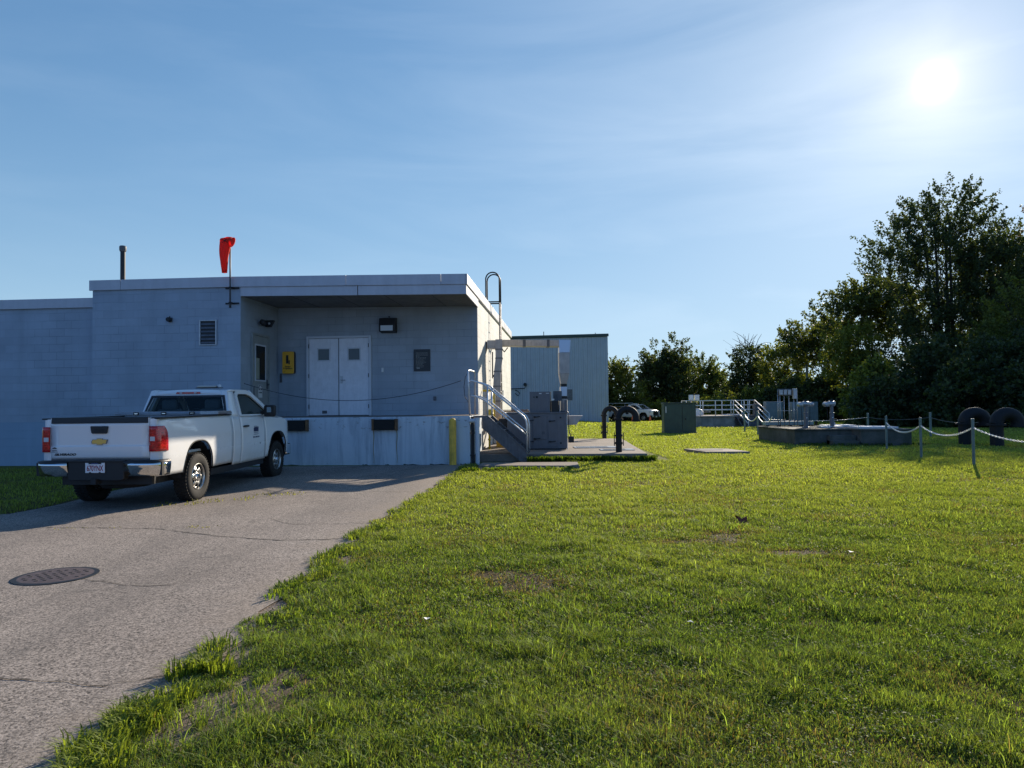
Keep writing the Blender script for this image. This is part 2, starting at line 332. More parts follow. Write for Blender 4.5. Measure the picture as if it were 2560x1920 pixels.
# ------------------------------------------------------------------ quads / blades in bulk
def soup(name, verts, nv_per, faces_idx, cols, material, parent=None):
    """verts (n, k, 3); the same face index lists repeated for each element; one colour per element"""
    n, k, _ = verts.shape; me = bpy.data.meshes.new(name)
    me.vertices.add(n*k); me.vertices.foreach_set('co', verts.astype(np.float32).ravel())
    loops = []; starts = []; tot = []; o = 0
    for f in faces_idx: loops += list(f); starts.append(o); tot.append(len(f)); o += len(f)
    loops = np.array(loops); starts = np.array(starts); tot = np.array(tot)
    L_ = (loops[None,:]+np.arange(n)[:,None]*k).ravel(); S_ = (starts[None,:]+np.arange(n)[:,None]*o).ravel(); T_ = np.tile(tot, n)
    me.loops.add(len(L_)); me.loops.foreach_set('vertex_index', L_.astype(np.int32))
    me.polygons.add(len(S_)); me.polygons.foreach_set('loop_start', S_.astype(np.int32)); me.polygons.foreach_set('loop_total', T_.astype(np.int32))
    me.update(calc_edges=True)
    ca = me.color_attributes.new('col', 'FLOAT_COLOR', 'POINT'); c4 = np.ones((n,k,4), np.float32); c4[:,:,:3] = cols[:,None,:]; ca.data.foreach_set('color', c4.ravel())
    me.materials.append(material)
    ob = bpy.data.objects.new(name, me); COL.objects.link(ob)
    if parent: ob.parent = parent
    return ob
def vnoise(x, y, s, seed=0):
    """cheap smooth value noise for numpy arrays"""
    g = np.random.default_rng(seed).random((64,64)); u = x/s; v = y/s; i = np.floor(u).astype(int); j = np.floor(v).astype(int); fu = u-i; fv = v-j
    fu = fu*fu*(3-2*fu); fv = fv*fv*(3-2*fv); G = lambda a, b: g[a % 64, b % 64]
    return (G(i,j)*(1-fu)+G(i+1,j)*fu)*(1-fv)+(G(i,j+1)*(1-fu)+G(i+1,j+1)*fu)*fv
# ------------------------------------------------------------------ setting
def build_ground():
    xs = sorted(set([round(v,3) for v in list(np.arange(-30,40,1.0))+list(np.linspace(-900,-30,16))+list(np.linspace(40,900,16))])); ys = sorted(set([round(v,3) for v in list(np.arange(-6,110,1.0))+list(np.linspace(110,1500,24))+[-40,-20]]))
    mb = MB(); mb.grid([[(x, y, gz(x,y)) for x in xs] for y in ys])
    o = mb.build('lawn', M['lawn'], smooth=True); tag(o, kind='structure')
    # driveway
    L0 = -7.45; rows = []
    for y in list(np.arange(-4, 10.4, .2))+list(np.arange(10.4, 17.4, .2)):
        jag = .06*math.sin(y*3.1)+.03*math.sin(y*7.7+1)
        rx = (-1.85 if y < 9 else -1.85+(y-9)/8.3*.75)+jag; lx = (L0+.06*math.sin(y*2.3)) if y > 10.4 else (L0-8.5)
        rows.append([(lx+(rx-lx)*t, y, gz(lx+(rx-lx)*t, y)+.012) for t in np.linspace(0,1,14)])
    mb = MB(); mb.grid(rows); d = mb.build('driveway', M['asphalt'], smooth=True); tag(d, kind='structure')
    def crack(pts, w, seed):
        r_ = random.Random(seed); mb = MB(); P = []
        for i in range(len(pts)-1):
            (x0,y0),(x1,y1) = pts[i], pts[i+1]; n = max(2, int(math.hypot(x1-x0,y1-y0)/.07))
            for k in range(n): t = k/n; P.append((x0+(x1-x0)*t+r_.gauss(0,.012), y0+(y1-y0)*t+r_.gauss(0,.014)))
        rowa, rowb = [], []
        for i, (x,y) in enumerate(P):
            ww = w*(.3+r_.random()*1.1); rowa.append((x,y-ww,gz(x,y)+.016)); rowb.append((x,y+ww,gz(x,y)+.016))
        mb.grid([rowa,rowb]); mb.build('crack', mcrack, d)
    mcrack = mat('crack', (.03,.026,.022), 1)
    crack([(-6.2,9.35),(-4.6,9.15),(-3.6,8.6),(-2.7,8.25),(-1.95,8.3)], .010, 1); crack([(-3.4,9.9),(-2.9,9.35),(-1.9,9.4)], .006, 2)
    crack([(-4.2,4.25),(-3.2,4.15),(-2.3,4.02),(-1.9,4.2)], .006, 3); crack([(-5.9,5.9),(-4.9,6.5)], .006, 4); crack([(-3.9,6.5),(-3.3,6.2),(-2.9,6.25)], .005, 5)
    crack([(-4.7,16.2),(-3.6,16.9),(-3.2,17.2)], .02, 6); crack([(-3.4,14.6),(-2.6,16.0),(-1.8,17.0)], .02, 7); crack([(-4.8,12.6),(-3.2,12.9),(-1.6,12.7)], .008, 8)
    # concrete walk beside the steps
    mb = MB(); mb.prism([(-.80,16.45),(1.5,16.1),(1.55,17.15),(-.75,17.25)], .0, .155); w = mb.build('walkway', M['concpad'], bevel=.01); tag(w, kind='structure')
build_ground()
def shade_rand(n, base, var=.25, dry=0.0):
    c = np.array(base)[None,:]*(1+(rng.random((n,1))-.5)*2*var); c = c*(1+(rng.random((n,3))-.5)*.16)
    return c
def grass_field():
    V = []; C = []
    def patch(n, xr, yr, hmean, w, keep=None, ylog=False, hy=None):
        x = rng.uniform(*xr, n); y = rng.uniform(*yr, n)
        if keep is not None: k = keep(x,y); x = x[k]; y = y[k]
        n = len(x); cl = vnoise(x,y,.35,1)*.6+vnoise(x,y,.11,2)*.4; big = vnoise(x,y,1.7,3)
        # bare and dry spots
        def spot(cx,cy,rx,ry): return np.exp(-(((x-cx)/rx)**2+((y-cy)/ry)**2))
        dry = 1.3*spot(.12,6.15,.34,.34)+.8*spot(-.2,6.5,.25,.2)+1.2*spot(1.95,7.95,.42,.14)+1.3*spot(2.75,7.3,.45,.14)+1.1*spot(2.6,8.35,.35,.18)+.9*spot(2.35,8.0,.2,.35)+.35*spot(-.8,5.2,.3,.3); dry = dry+np.clip((vnoise(x,y,.8,4)-.72)*2.0,0,.4)
        dense = ~((dry+.9*(vnoise(x,y,.06,31)-.5) > .72) & (rng.random(n) < .86)); x, y, cl, big, dry = x[dense], y[dense], cl[dense], big[dense], dry[dense]; n = len(x)
        h = hmean*(.22+1.5*cl**1.4)*(rng.random(n)*.9+.5)*(1-.45*np.clip(dry,0,1))
        tall = rng.random(n) < .02; h = np.where(tall, h*1.8, h)
        ang = rng.uniform(0,2*np.pi,n); lean = rng.uniform(.1,1.35,n)*h; dx = np.cos(ang)*lean; dy = np.sin(ang)*lean
        wa = ang+np.pi/2+rng.normal(0,.5,n); ww = w*(.6+.9*rng.random(n)); px = np.cos(wa)*ww/2; py = np.sin(wa)*ww/2; z = ground_z(x,y)
        P = np.zeros((n,5,3)); P[:,0] = np.c_[x-px,y-py,z]; P[:,1] = np.c_[x+px,y+py,z]
        P[:,2] = np.c_[x+dx*.35+px*.85,y+dy*.35+py*.85,z+h*.62]; P[:,3] = np.c_[x+dx*.35-px*.85,y+dy*.35-py*.85,z+h*.62]; P[:,4] = np.c_[x+dx,y+dy,z+h*.92]
        V.append(P)
        g = np.array([.14,.215,.058])[None,:]*(.30+1.15*rng.random((n,1))**1.3); yl = np.array([.30,.345,.10])[None,:]*(.55+.85*rng.random((n,1))); br = np.array([.21,.165,.095])[None,:]*(.5+.8*rng.random((n,1)))
        t = np.clip(rng.random(n)*.5+big*.5-.30+np.clip((y-5)/14,0,.75),0,1)[:,None]; c = g*(1-t)+yl*t; hl = rng.random(n); c = c*np.where(hl < .12, np.where(y < 10, 1.65, 1.2), np.where(hl > .75, np.where(y < 10, .55, .7), 1.0))[:,None]
        isd = (rng.random(n) < np.clip(dry*.75+.035,0,.85))[:,None]; C.append(np.where(isd, br, c))
    vis = lambda m: (lambda x,y: (x > -2.0-.15*np.sin(y*3)) & (x < (y+.3)*.74+.4) & (x > -(y*.74+.4)))
    def edge_keep(x, y):
        e = np.where(y < 9, -1.85, -1.85+(y-9)/8.3*.75); bare = vnoise(x,y,.45,9)
        k = (x > e-.02+.10*np.sin(y*7.1)) & (x < (y+.3)*.74+.5)
        fine = vnoise(x,y,.09,19); q_ = ((x-e-.42)/.36)**2+((y-3.55-.5*(x-e))/.45)**2; k &= ~((q_+1.6*(fine-.5) < .62) & (rng.random(len(x)) < .88)); k &= ~((x-e < .22) & (bare+fine*.5 > .85) & (y < 9.5) & (rng.random(len(x)) < .9))
        k &= ~((x > -.85) & (x < 1.52) & (y > 16.05) & (y < 17.3)) & ~((x > -1.1) & (x < 1.3) & (y > 17.2)) & ~((x > .3) & (x < 4) & (y > 17.75) & (y < 25.6)) & ~((x>-1.2)&(x<.4)&(y>17.2))
        k &= ~((x > 5.1) & (x < 6.55) & (y > 19.9) & (y < 21.4)) & ~((x > 10.1) & (y > 25.2) & (x < 13.8) & (y < 29))
        return k
    patch(210000, (-2.1,3.9), (2.5,4.9), .055, .0036, edge_keep); patch(250000, (-2.1,6.4), (4.9,8.5), .054, .0052, edge_keep)
    patch(170000, (-2,10), (8.5,13), .052, .0072, edge_keep); patch(200000, (-2,15.5), (13,20), .050, .0105, edge_keep); patch(170000, (-1,24), (20,32), .050, .018, edge_keep); patch(100000, (0,30), (32,46), .055, .032, edge_keep); patch(60000, (-2,34), (46,80), .07, .09, edge_keep)
    patch(26000, (-13,-7.45), (10.4,17.35), .06, .010, lambda x,y: x < -7.5+.06*np.sin(y*4))
    o = soup('grass', np.concatenate(V), 5, [(0,1,2,3),(3,2,4)], np.concatenate(C), M['grass']); tag(o, 'mown lawn grass with dry brown spots and ragged edges', None, kind='stuff')
    # broad leaved weeds and clover between the blades
    V2 = []; C2 = []
    def weeds(n, xr, yr, s):
        x = rng.uniform(*xr, n); y = rng.uniform(*yr, n); k = edge_keep(x,y) & (vnoise(x,y,.28,12) > .47); x = x[k]; y = y[k]; n = len(x)
        z = ground_z(x,y)+rng.uniform(.015,.05,n); a = rng.uniform(0,2*np.pi,n); l = s*(.6+.8*rng.random(n)); tl = rng.normal(0,.5,(n,2))
        d = np.c_[np.cos(a),np.sin(a),tl[:,0]]; e = np.c_[-np.sin(a),np.cos(a),tl[:,1]]; P = np.zeros((n,4,3)); c = np.c_[x,y,z]
        P[:,0] = c; P[:,1] = c+d*(l*.5)[:,None]+e*(l*.35)[:,None]; P[:,2] = c+d*l[:,None]; P[:,3] = c+d*(l*.5)[:,None]-e*(l*.35)[:,None]
        V2.append(P); C2.append(np.array([.085,.145,.034])[None,:]*(.5+.9*rng.random((n,1))))
    weeds(50000,(-2,3.9),(2.5,4.9),.013); weeds(42000,(-2,6.4),(4.9,8.5),.015); weeds(20000,(-2,10),(8.5,13),.02)
    o = soup('clover', np.concatenate(V2), 4, [(0,1,2,3)], np.concatenate(C2), M['grass']); tag(o, 'low clover and broad leaved weeds mixed through the lawn', None, kind='stuff')
    # longer tufts along the edges and against walls
    V3 = []; C3 = []
    def tuft(cx, cy, n, r_, h, col=(.13,.19,.03), z0=None):
        a = rng.uniform(0,2*np.pi,n); q = r_*np.sqrt(rng.random(n)); x = cx+q*np.cos(a); y = cy+q*np.sin(a); z = ground_z(x,y) if z0 is None else np.full(n, z0)
        hh = h*(.5+.7*rng.random(n)); an = a+rng.normal(0,.7,n); ln = hh*rng.uniform(.2,1.0,n); w = .0016+.0016*rng.random(n)+.0003*cy; wa = an+np.pi/2; px = np.cos(wa)*w; py = np.sin(wa)*w; P = np.zeros((n,5,3))
        P[:,0] = np.c_[x-px,y-py,z]; P[:,1] = np.c_[x+px,y+py,z]; P[:,2] = np.c_[x+np.cos(an)*ln*.35+px,y+np.sin(an)*ln*.35+py,z+hh*.7]; P[:,3] = np.c_[x+np.cos(an)*ln*.35-px,y+np.sin(an)*ln*.35-py,z+hh*.7]; P[:,4] = np.c_[x+np.cos(an)*ln,y+np.sin(an)*ln,z+hh*.85]
        V3.append(P); C3.append(np.array(col)[None,:]*(.6+.8*rng.random((n,1))))
    for i in range(120):
        y = 2.7+i*.055+rng.normal(0,.03); x = -1.9+abs(rng.normal(0,.10))+.08*math.sin(y*5); 
        if vnoise(np.array([x]),np.array([y]),.5,21)[0] > .55: tuft(x, y, 40, .09, .075, (.20,.24,.06) if rng.random() < .4 else (.14,.20,.045))
    for i in range(34): tuft(-1.86+rng.normal(.02,.07), 2.75+rng.random()*1.5, 80, .07, .11, (.19,.24,.05))
    for i in range(110):
        y = 9+i*.075; x = -1.85+max(0,y-9)/8.3*.75+abs(rng.normal(0,.12)); tuft(x,y,14,.09,.065,(.19,.23,.06))
    for i in range(200): tuft(rng.uniform(.4,3.5), 17.70+rng.normal(0,.07), 16, .08, .17, (.09,.14,.025))
    for i in range(60): tuft(rng.uniform(-1.2,1.5), 16.3+rng.normal(0,.06)-.35, 16, .08, .10)
    for i in range(150): tuft(rng.uniform(10.0,13.9), rng.uniform(24.0,25.2), 8, .1, .13, (.07,.11,.03))
    for i in range(45): tuft(rng.uniform(-1.5,5.5), rng.uniform(2.8,6.5), 9, .06, .085, (.13,.19,.045))
    for cx,cy in ((-5.0,11.75),(-4.5,12.0),(-5.6,11.4),(-4.3,12.5),(-3.9,12.6),(-5.2,11.5)): tuft(cx,cy,30,.22,.06,(.20,.20,.05))
    for i in range(14): tuft(rng.uniform(-6.0,-3.6), 9.25+rng.normal(0,.05)-.0, 5, .08, .03,(.26,.24,.08))
    o = soup('grass_tufts', np.concatenate(V3), 5, [(0,1,2,3),(3,2,4)], np.concatenate(C3), M['grass']); tag(o, 'longer grass tufts growing along the driveway edge and concrete slabs', None, kind='stuff')
grass_field()
# ------------------------------------------------------------------ main building (local u = along the front to the right, v = back, z = up)
TH = math.atan(.08); BO = Vector((-1.09, 17.3, 0)); BR = Matrix.Rotation(-TH, 3, 'Z')
def bw(u, v, z): return BO + BR @ Vector((u, v, z))
def bthing(name, label, cat, u, v, z, group=None): return thing(name, label, cat, bw(u,v,z), -TH, group)
def rz_(x, y): return 4.84-.08*max(0, min(1.3, (x+5.72)/5.72)) - (.06*max(0,y)/13.4 if y > 2 else 0)
def build_building():
    b = bthing('painted_block_building', 'low painted block building with covered loading dock and grey metal roof edge', 'building', 0, 0, 0)
    MB().prism([(-9.63,0),(-5.72,0),(-5.72,13.4),(-9.63,13.4)], -.3, lambda x,y: rz_(x,y)-.1).build('wall', M['block'], b); MB().prism([(-5.715,2.3),(-.033,2.3),(-.033,2.349),(-5.715,2.349)], -.3, lambda x,y: rz_(x,y)-.1).build('wall', M['block_shaded'], b); MB().prism([(-5.715,2.35),(-.03,2.35),(-.03,13.4),(-5.715,13.4)], -.3, lambda x,y: rz_(x,y)-.1).build('wall', M['block_sunlit'], b)  # thin recess skin holds the shaded tone, the wall behind it the sunlit one
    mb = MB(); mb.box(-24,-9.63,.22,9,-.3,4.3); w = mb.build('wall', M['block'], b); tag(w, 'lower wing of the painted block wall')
    # roof deck
    mb = MB(); mb.prism([(-9.5,.1),(-.15,.1),(-.15,13.3),(-9.5,13.3)], 4.60, 4.64); mb.build('roof', M['soffit'], b)
    mb = MB(); mb.box(-24,-9.75,.4,8.9,4.28,4.31); mb.build('roof', M['soffit'], b)
    # sheet metal roof edge in segments with small gaps
    def edge(u0,u1,zt0,zt1,h,v0=-.05,th=.05,name='fascia',m='fascia'):
        mb = MB(); mb.ext([(u0,zt0-h),(u1,zt1-h),(u1,zt1),(u0,zt0)],'y',v0,v0+th); return mb.build(name, M[m], b, bevel=.006)
    cuts = [-9.70,-8.85,-5.95,-3.0,-.62,.02]
    for a, c in zip(cuts[:-1], cuts[1:]): edge(a+.004, c-.004, rz_(a,0), rz_(c,0), .26)
    for a, c in ((-14.4,-9.71),(-19,-14.41),(-24,-19.01)):
        mb = MB(); mb.box(a,c,.16,.215,4.18,4.43); mb.build('fascia', M['fascia'], b, bevel=.006)
    for a, c in ((-.05,2.9),(2.91,6.6),(6.61,10.1),(10.11,13.45)):
        mb = MB(); mb.ext([(a,rz_(0,a)-.26),(c,rz_(0,c)-.26),(c,rz_(0,c)),(a,rz_(0,a))],'x',-.03,.03); mb.build('fascia', M['fascia'], b, bevel=.006)
    # canopy: lower fascia, side and soffit
    edge(-5.715,-2.72,4.58,4.535,.235,-.02,.03); edge(-2.70,-.03,4.535,4.50,.235,-.025,.03)
    mb = MB(); mb.ext([(-.02,4.27),(2.3,4.25),(2.3,4.47),(-.02,4.49)],'x',-.03,.0); mb.build('fascia', M['fascia'], b)
    mb = MB(); mb.ext([(-5.715,4.36),(-.04,4.285),(-.04,4.31),(-5.715,4.385)],'y',.012,2.3); s = mb.build('soffit', M['soffit'], b)
    for u in (-4.5,-3.3,-2.1,-.9):
        z_ = 4.285-.0132*(u+.04); mb = MB(); mb.box(u,u+.014,.02,2.28,z_-.004,z_+.01); mb.build('seam', M['darksteel'], s)
    # dock
    mb = MB(); mb.prism([(-5.715,-.02),(.06,-.02),(.06,2.295),(-5.715,2.295)], -.3, 1.285); dk = mb.build('loading_dock', M['dock'], b, bevel=.02)
    mb = MB(); mb.box(-5.70,.05,0.02,2.28,1.289,1.293); mb.build('dock_floor', M['concpad'], dk)
    for u0,u1 in ((-4.62,-3.96),(-2.36,-1.72)):
        mb = MB(); mb.box(u0+.07,u1-.07,-.13,-.022,.965,1.225); d = mb.build('dock_bumper', M['rubber'], b, bevel=.012)
        MB().box(u0,u0+.062,-.11,-.022,.955,1.235).build('bumper_bracket', M['rust'], d, bevel=.004); MB().box(u1-.062,u1,-.11,-.022,.955,1.235).build('bumper_bracket', M['rust'], d, bevel=.004)
    # rust runs and stained blocks beneath the dock edge
    rs = mat('rust stain', (.28,.22,.10), .8)
    for u in (-2.33,-1.75):
        mb = MB(); mb.grid([[(u-.012*(1-.6*t)+.008*math.sin(t*9), -.0235, .95-.80*t), (u+.012*(1-.6*t)+.008*math.sin(t*9), -.0235, .95-.80*t)] for t in np.linspace(0,1,14)]); mb.build('rust_stain', rs, dk)
    for u,l in ((-4.7,.5),(-2.62,.16),(-2.05,.12),(-1.6,.4),(-.95,.5),(-.2,.22)): MB().ext([(u,.07),(u+l,.07),(u+l*.95,.11),(u+l*.6,.13),(u+l*.3,.115),(u+.02,.135)],'y',-.035,-.0).build('broken_edge', M['concdark'], dk)
    # double door on the back of the dock
    D = lambda *a: MB().box(*a)
    dr = D(-4.80,-3.955,2.262,2.298,1.31,3.46).build('door', M['door_white'], b, bevel=.004); dr2 = D(-3.945,-3.10,2.262,2.298,1.31,3.46).build('door', M['door_white'], b, bevel=.004)
    mb = MB(); mb.box(-4.875,-4.81,2.235,2.299,1.295,3.53).box(-3.09,-3.025,2.235,2.299,1.295,3.53).box(-4.81,-3.09,2.235,2.299,3.47,3.53); mb.build('door_frame', M['frame_white'], b, bevel=.004)
    D(-4.81,-3.09,2.225,2.299,1.293,1.305).build('threshold', M['darksteel'], b)
    for d_, x0 in ((dr,-4.535),(dr2,-3.665)):
        D(x0,x0+.315,2.252,2.2615,2.855,3.165).build('window', M['glassgrey'], d_)
        mb = MB(); mb.box(x0-.035,x0,2.243,2.2615,2.82,3.20).box(x0+.315,x0+.35,2.243,2.2615,2.82,3.20).box(x0,x0+.315,2.243,2.2615,3.165,3.20).box(x0,x0+.315,2.243,2.2615,2.82,2.855); mb.build('window_frame', M['frame_white'], d_, bevel=.003)
    for d_, x in ((dr,-4.806),(dr2,-3.094)):
        for z in (1.5,2.36,3.2): MB().lathe([(.012,0),(.012,.11)],(x,2.232,z),'z',8).build('hinge', M['galvdull'], d_)
    mb = MB(); mb.box(-3.915,-3.845,2.252,2.2615,2.20,2.40); mb.tube([(-3.88,2.245,2.29),(-3.88,2.205,2.29),(-3.75,2.205,2.285)],.011,8); mb.lathe([(.02,0),(.02,.03)],(-3.88,2.235,2.36),'y',10); mb.build('door_handle', M['galv'], dr2)
    mb = MB(); mb.box(-4.43,-4.29,2.250,2.2615,1.36,1.44); mb.build('plate', M['galvdull'], dr, bevel=.003)
    # small vertical joint lines / astragal
    D(-3.958,-3.942,2.254,2.2615,1.31,3.46).build('astragal', M['darksteel'], dr2)
    # grey side door in the return wall (faces the dock)
    dr3 = D(-5.718,-5.69,.62,1.56,1.30,3.44).build('door', M['door_grey'], b, bevel=.004); tag(dr3, 'grey side door with tall narrow glass')
    mb = MB(); mb.box(-5.718,-5.665,.56,.615,1.295,3.50).box(-5.718,-5.665,1.565,1.62,1.295,3.50).box(-5.718,-5.665,.615,1.565,3.445,3.50); mb.build('door_frame', M['door_grey'], b, bevel=.003)
    D(-5.689,-5.682,.78,1.36,2.28,3.18).build('window', M['glassdark'], dr3)
    mb = MB(); mb.box(-5.689,-5.672,.74,.78,2.24,3.22).box(-5.689,-5.672,1.36,1.40,2.24,3.22).box(-5.689,-5.672,.78,1.36,3.18,3.22).box(-5.689,-5.672,.78,1.36,2.24,2.28); mb.build('window_frame', M['frame_white'], dr3)
    D(-5.6815,-5.679,.79,1.0,2.30,2.85).build('notice', mat('faded paper', (.32,.33,.26), .8), dr3)
    mb = MB(); mb.lathe([(.03,0),(.03,.03),(.022,.06)],(-5.69,1.50,2.17),'x',12); mb.box(-5.689,-5.68,1.45,1.53,2.05,2.30); mb.build('door_handle', M['galvdull'], dr3)
    # louvre vent
    mb = MB(); mb.box(-6.79,-6.755,-.03,-.001,3.13,3.77).box(-6.365,-6.33,-.03,-.001,3.13,3.77).box(-6.755,-6.365,-.03,-.001,3.74,3.77).box(-6.755,-6.365,-.03,-.001,3.13,3.155)
    lv = mb.build('louvre_vent', M['galv'], b, bevel=.003); MB().box(-6.754,-6.366,-.006,-.002,3.156,3.739).build('opening', M['black'], lv)
    mb = MB()
    for k in range(6):
        z = 3.17+k*.094; mb.add([(-6.753,-.029,z),(-6.367,-.029,z),(-6.367,-.010,z+.045),(-6.753,-.010,z+.045)],[(0,1,2,3)])
    mb.build('slats', M['galvdull'], lv, solid=.005)
    # stain under louvre: water streaks
    # outlets on the back wall
    D(-2.74,-2.68,2.28,2.299,2.50,2.62).build('switch_box', M['white'], b, bevel=.004); D(-1.28,-1.20,2.27,2.299,1.69,1.80).build('outlet_box', M['galvdull'], b, bevel=.004)
    D(-5.66,-5.60,2.27,2.299,2.25,2.5).build('switch_box', M['galvdull'], b, bevel=.004)
    # downspout at the dock corner
    mb = MB(); mb.tube([(.24,-.02,1.05),(.24,-.02,.10)],.052,14); mb.tube([(.24,-.02,1.24),(.24,-.02,1.02)],.064,14); mb.tube([(.05,-.02,1.17),(.24,-.02,1.17)],.05,14)
    ds = mb.build('downspout', M['pvc'], b, auto=40)
    for z in (.32,.86): MB().box(.06,.19,-.035,-.01,z,z+.025).build('pipe_clamp', M['darksteel'], ds)
    # dark angle iron post and void beside dock
    D(.075,.15,.02,.09,.05,1.27).build('steel_angle', M['darksteel'], b)
    # side wall extras: white raised plinth, ledge, pipes
    D(-.029,.62,6.0,8.2,.1,1.28).build('plinth', M['white'], b, bevel=.03)
    mb = MB(); mb.box(.0,1.15,5.6,5.7,1.31,1.34).box(.0,1.15,5.55,5.75,1.36,1.385); mb.tube([(0,5.5,1.33),(1.2,5.5,1.33)],.02,8); mb.build('pipe_rack', M['rust'], b)
    D(.30,.95,3.9,4.6,.1,.62).build('concrete_block', M['conc'], b, bevel=.015)
    D(-.03,-.0,9.6,9.9,1.7,2.1).build('panel_box', M['white'], b)
    D(-.02,.0,3.5,8.0,.95,.97).build('conduit', M['galvdull'], b)
    return b
build_building()
# ---- things fixed to or standing by the building
def build_fixtures():
    # bollard
    t = bthing('bollard', 'yellow painted steel bollard in front of the dock wall', 'bollard', -.345, -.16, gz(-1.4,17.1))
    MB().lathe([(.088,-.1),(.088,1.07),(.08,1.10),(.05,1.125),(.015,1.135)],(0,0,0),'z',20).build('post', M['yellow'], t, auto=40)
    # wall lamp over the double door
    t = bthing('wall_lamp', 'black wall lamp with a pale glass face high on the dock back wall', 'lamp', -2.51, 2.3, 3.58)
    mb = MB(); mb.ext([(0,.0),(-.30,.03),(-.30,.20),(-.26,.40),(0,.43)],'x',-.225,.225); mb.build('housing', M['black'], t, bevel=.015)
    mb = MB(); mb.add([(-.17,-.312,.045),(.17,-.312,.045),(.17,-.312,.19),(-.17,-.312,.19)],[(0,1,2,3)]); mb.build('lamp_glass', M['lensclear'], t, solid=.01)
    MB().lathe([(.02,.43),(.02,.47)],(.02,-.1,0),'z',10).build('conduit', M['black'], t)
    # twin flood lights in the corner
    t = bthing('flood_light', 'dark pair of swivelling flood lights in the dark corner above the grey side door', 'lamp', -5.7, 1.25, 3.80)
    MB().box(0,.06,-.08,.08,-.06,.08).build('base', M['darksteel'], t, bevel=.01)
    MB().lathe([(.05,-.22),(.075,-.20),(.075,-.05),(.04,.02)],(.12,-.12,0),'y',16).build('lamp_head', M['black'], t, auto=40)
    mb = MB(); mb.ext([(.02,-.08),(.16,-.08),(.26,.10),(.02,.10)],'y',.10,.22); mb.build('lamp_head', M['black'], t, bevel=.008)
    MB().lathe([(.03,0),(.03,.01)],(.14,.088,.01),'y',12).build('lamp_glass', M['lensclear'], t)
    # small camera-like sensor left of the louvre
    t = bthing('wall_sensor', 'small dark round fitting on the block wall left of the louvre', 'sensor', -7.55, 0, 3.79)
    MB().box(-.055,.055,-.03,0,-.055,.055).build('back_plate', M['galvdull'], t, bevel=.01); MB().lathe([(.05,-.14),(.06,-.12),(.06,-.03)],(0,0,0),'y',16).build('housing', M['darksteel'], t, auto=40)
    MB().tube([(0,-.05,.05),(.01,-.05,.09)],.012,8).build('conduit', M['darksteel'], t)
    # escape respirator case
    t = bthing('respirator_case', 'yellow respirator case with black symbol on the dock back wall', 'wall case', -5.37, 2.3, 2.80)
    pts = arc(.125,.27,.04,0,90,5)+arc(-.125,.27,.04,90,180,5)+arc(-.125,-.27,.04,180,270,5)+arc(.125,-.27,.04,270,360,5)
    MB().ext(pts,'y',-.155,-.12).build('lid', M['signyellow'], t, bevel=.006); MB().ext([(a*1.0,c*1.0) for a,c in pts],'y',-.119,-.01).build('case_back', M['black'], t)
    MB().box(-.055,.015,-.158,-.156,-.03,.21).box(.02,.055,-.158,-.156,-.05,.06).build('symbol', M['black'], t)
    text_obj('Escape', .062, .001, 'lettering', M['black'], t, (0,-.157,-.115), bold=.002); text_obj('Respirators', .055, .001, 'lettering', M['black'], t, (0,-.157,-.168), bold=.002)
    text_obj('MSA', .025, .001, 'lettering', M['black'], t, (-.10,-.157,-.26))
    # black notice board
    t = bthing('notice_board', 'black board with lines of pale lettering on the dock back wall', 'sign', -1.59, 2.3, 2.81)
    MB().box(-.23,.23,-.03,-.005,-.305,.305).build('board', M['signblack'], t, bevel=.004)
    g = mat('pale lettering', (.30,.30,.27), .6); mb = MB(); rr = random.Random(3)
    for k in range(13):
        z = .20-k*.033; x = -.17; e = .17 if k in (0,1,2) else rr.uniform(-.06,.14)
        while x < e:
            w = rr.uniform(.015,.05); mb.box(x,min(x+w,e),-.0315,-.0305,z,z+.011); x += w+.012
    mb.build('lettering', g, t); MB().box(-.15,-.06,-.0315,-.0305,-.235,-.20).build('seal', g, t)
    # notice on the grey side door (faces +u)
    t = bthing('door_sign', 'small white sign with black oval header on the grey side door', 'sign', -5.69, 1.07, 1.98)
    MB().box(0,.004,-.12,.12,-.17,.17).build('plate', M['white'], t); MB().box(.0042,.0055,-.105,.105,.03,.155).build('header', M['black'], t)
    mb = MB(); mb.add([(.006, .085*math.cos(a), .093+.05*math.sin(a)) for a in np.linspace(0,2*math.pi,24,endpoint=False)],[tuple(range(24))]); mb.build('oval', M['white'], t)
    text_obj('CHLORINE', .05, .0005, 'lettering', M['black'], t, (.0058,0,-.035), rot=(R(90),0,R(90)), sx=.8, bold=.002)
    # flue on the roof
    t = bthing('roof_flue', 'black round flue pipe standing on the roof with a grey cap', 'flue', -9.12, .45, 4.63)
    MB().lathe([(.062,0),(.062,1.08)],(0,0,0),'z',18).build('pipe', M['black'], t, auto=40); MB().lathe([(.075,1.04),(.088,1.08),(.088,1.17),(.07,1.19)],(0,0,0),'z',18).build('cap', M['galvdull'], t, auto=40)
    # windsock
    t = bthing('windsock', 'limp orange windsock on a thin grey pole clamped to the front wall', 'windsock', -5.92, 0, 4.07)
    MB().tube([(0,-.14,0),(0,-.14,1.72)],.021,10).build('pole', M['galvdull'], t, smooth=True); MB().lathe([(.028,-.03),(.028,.03)],(0,-.14,0),'z',10).build('foot_cap', M['black'], t)
    for z in (.10,.48):
        mb = MB(); mb.box(-.18,.17,-.035,-.001,z-.018,z+.018); mb.box(-.03,.03,-.17,-.035,z-.02,z+.02); mb.build('bracket', M['darksteel'], t, bevel=.004)
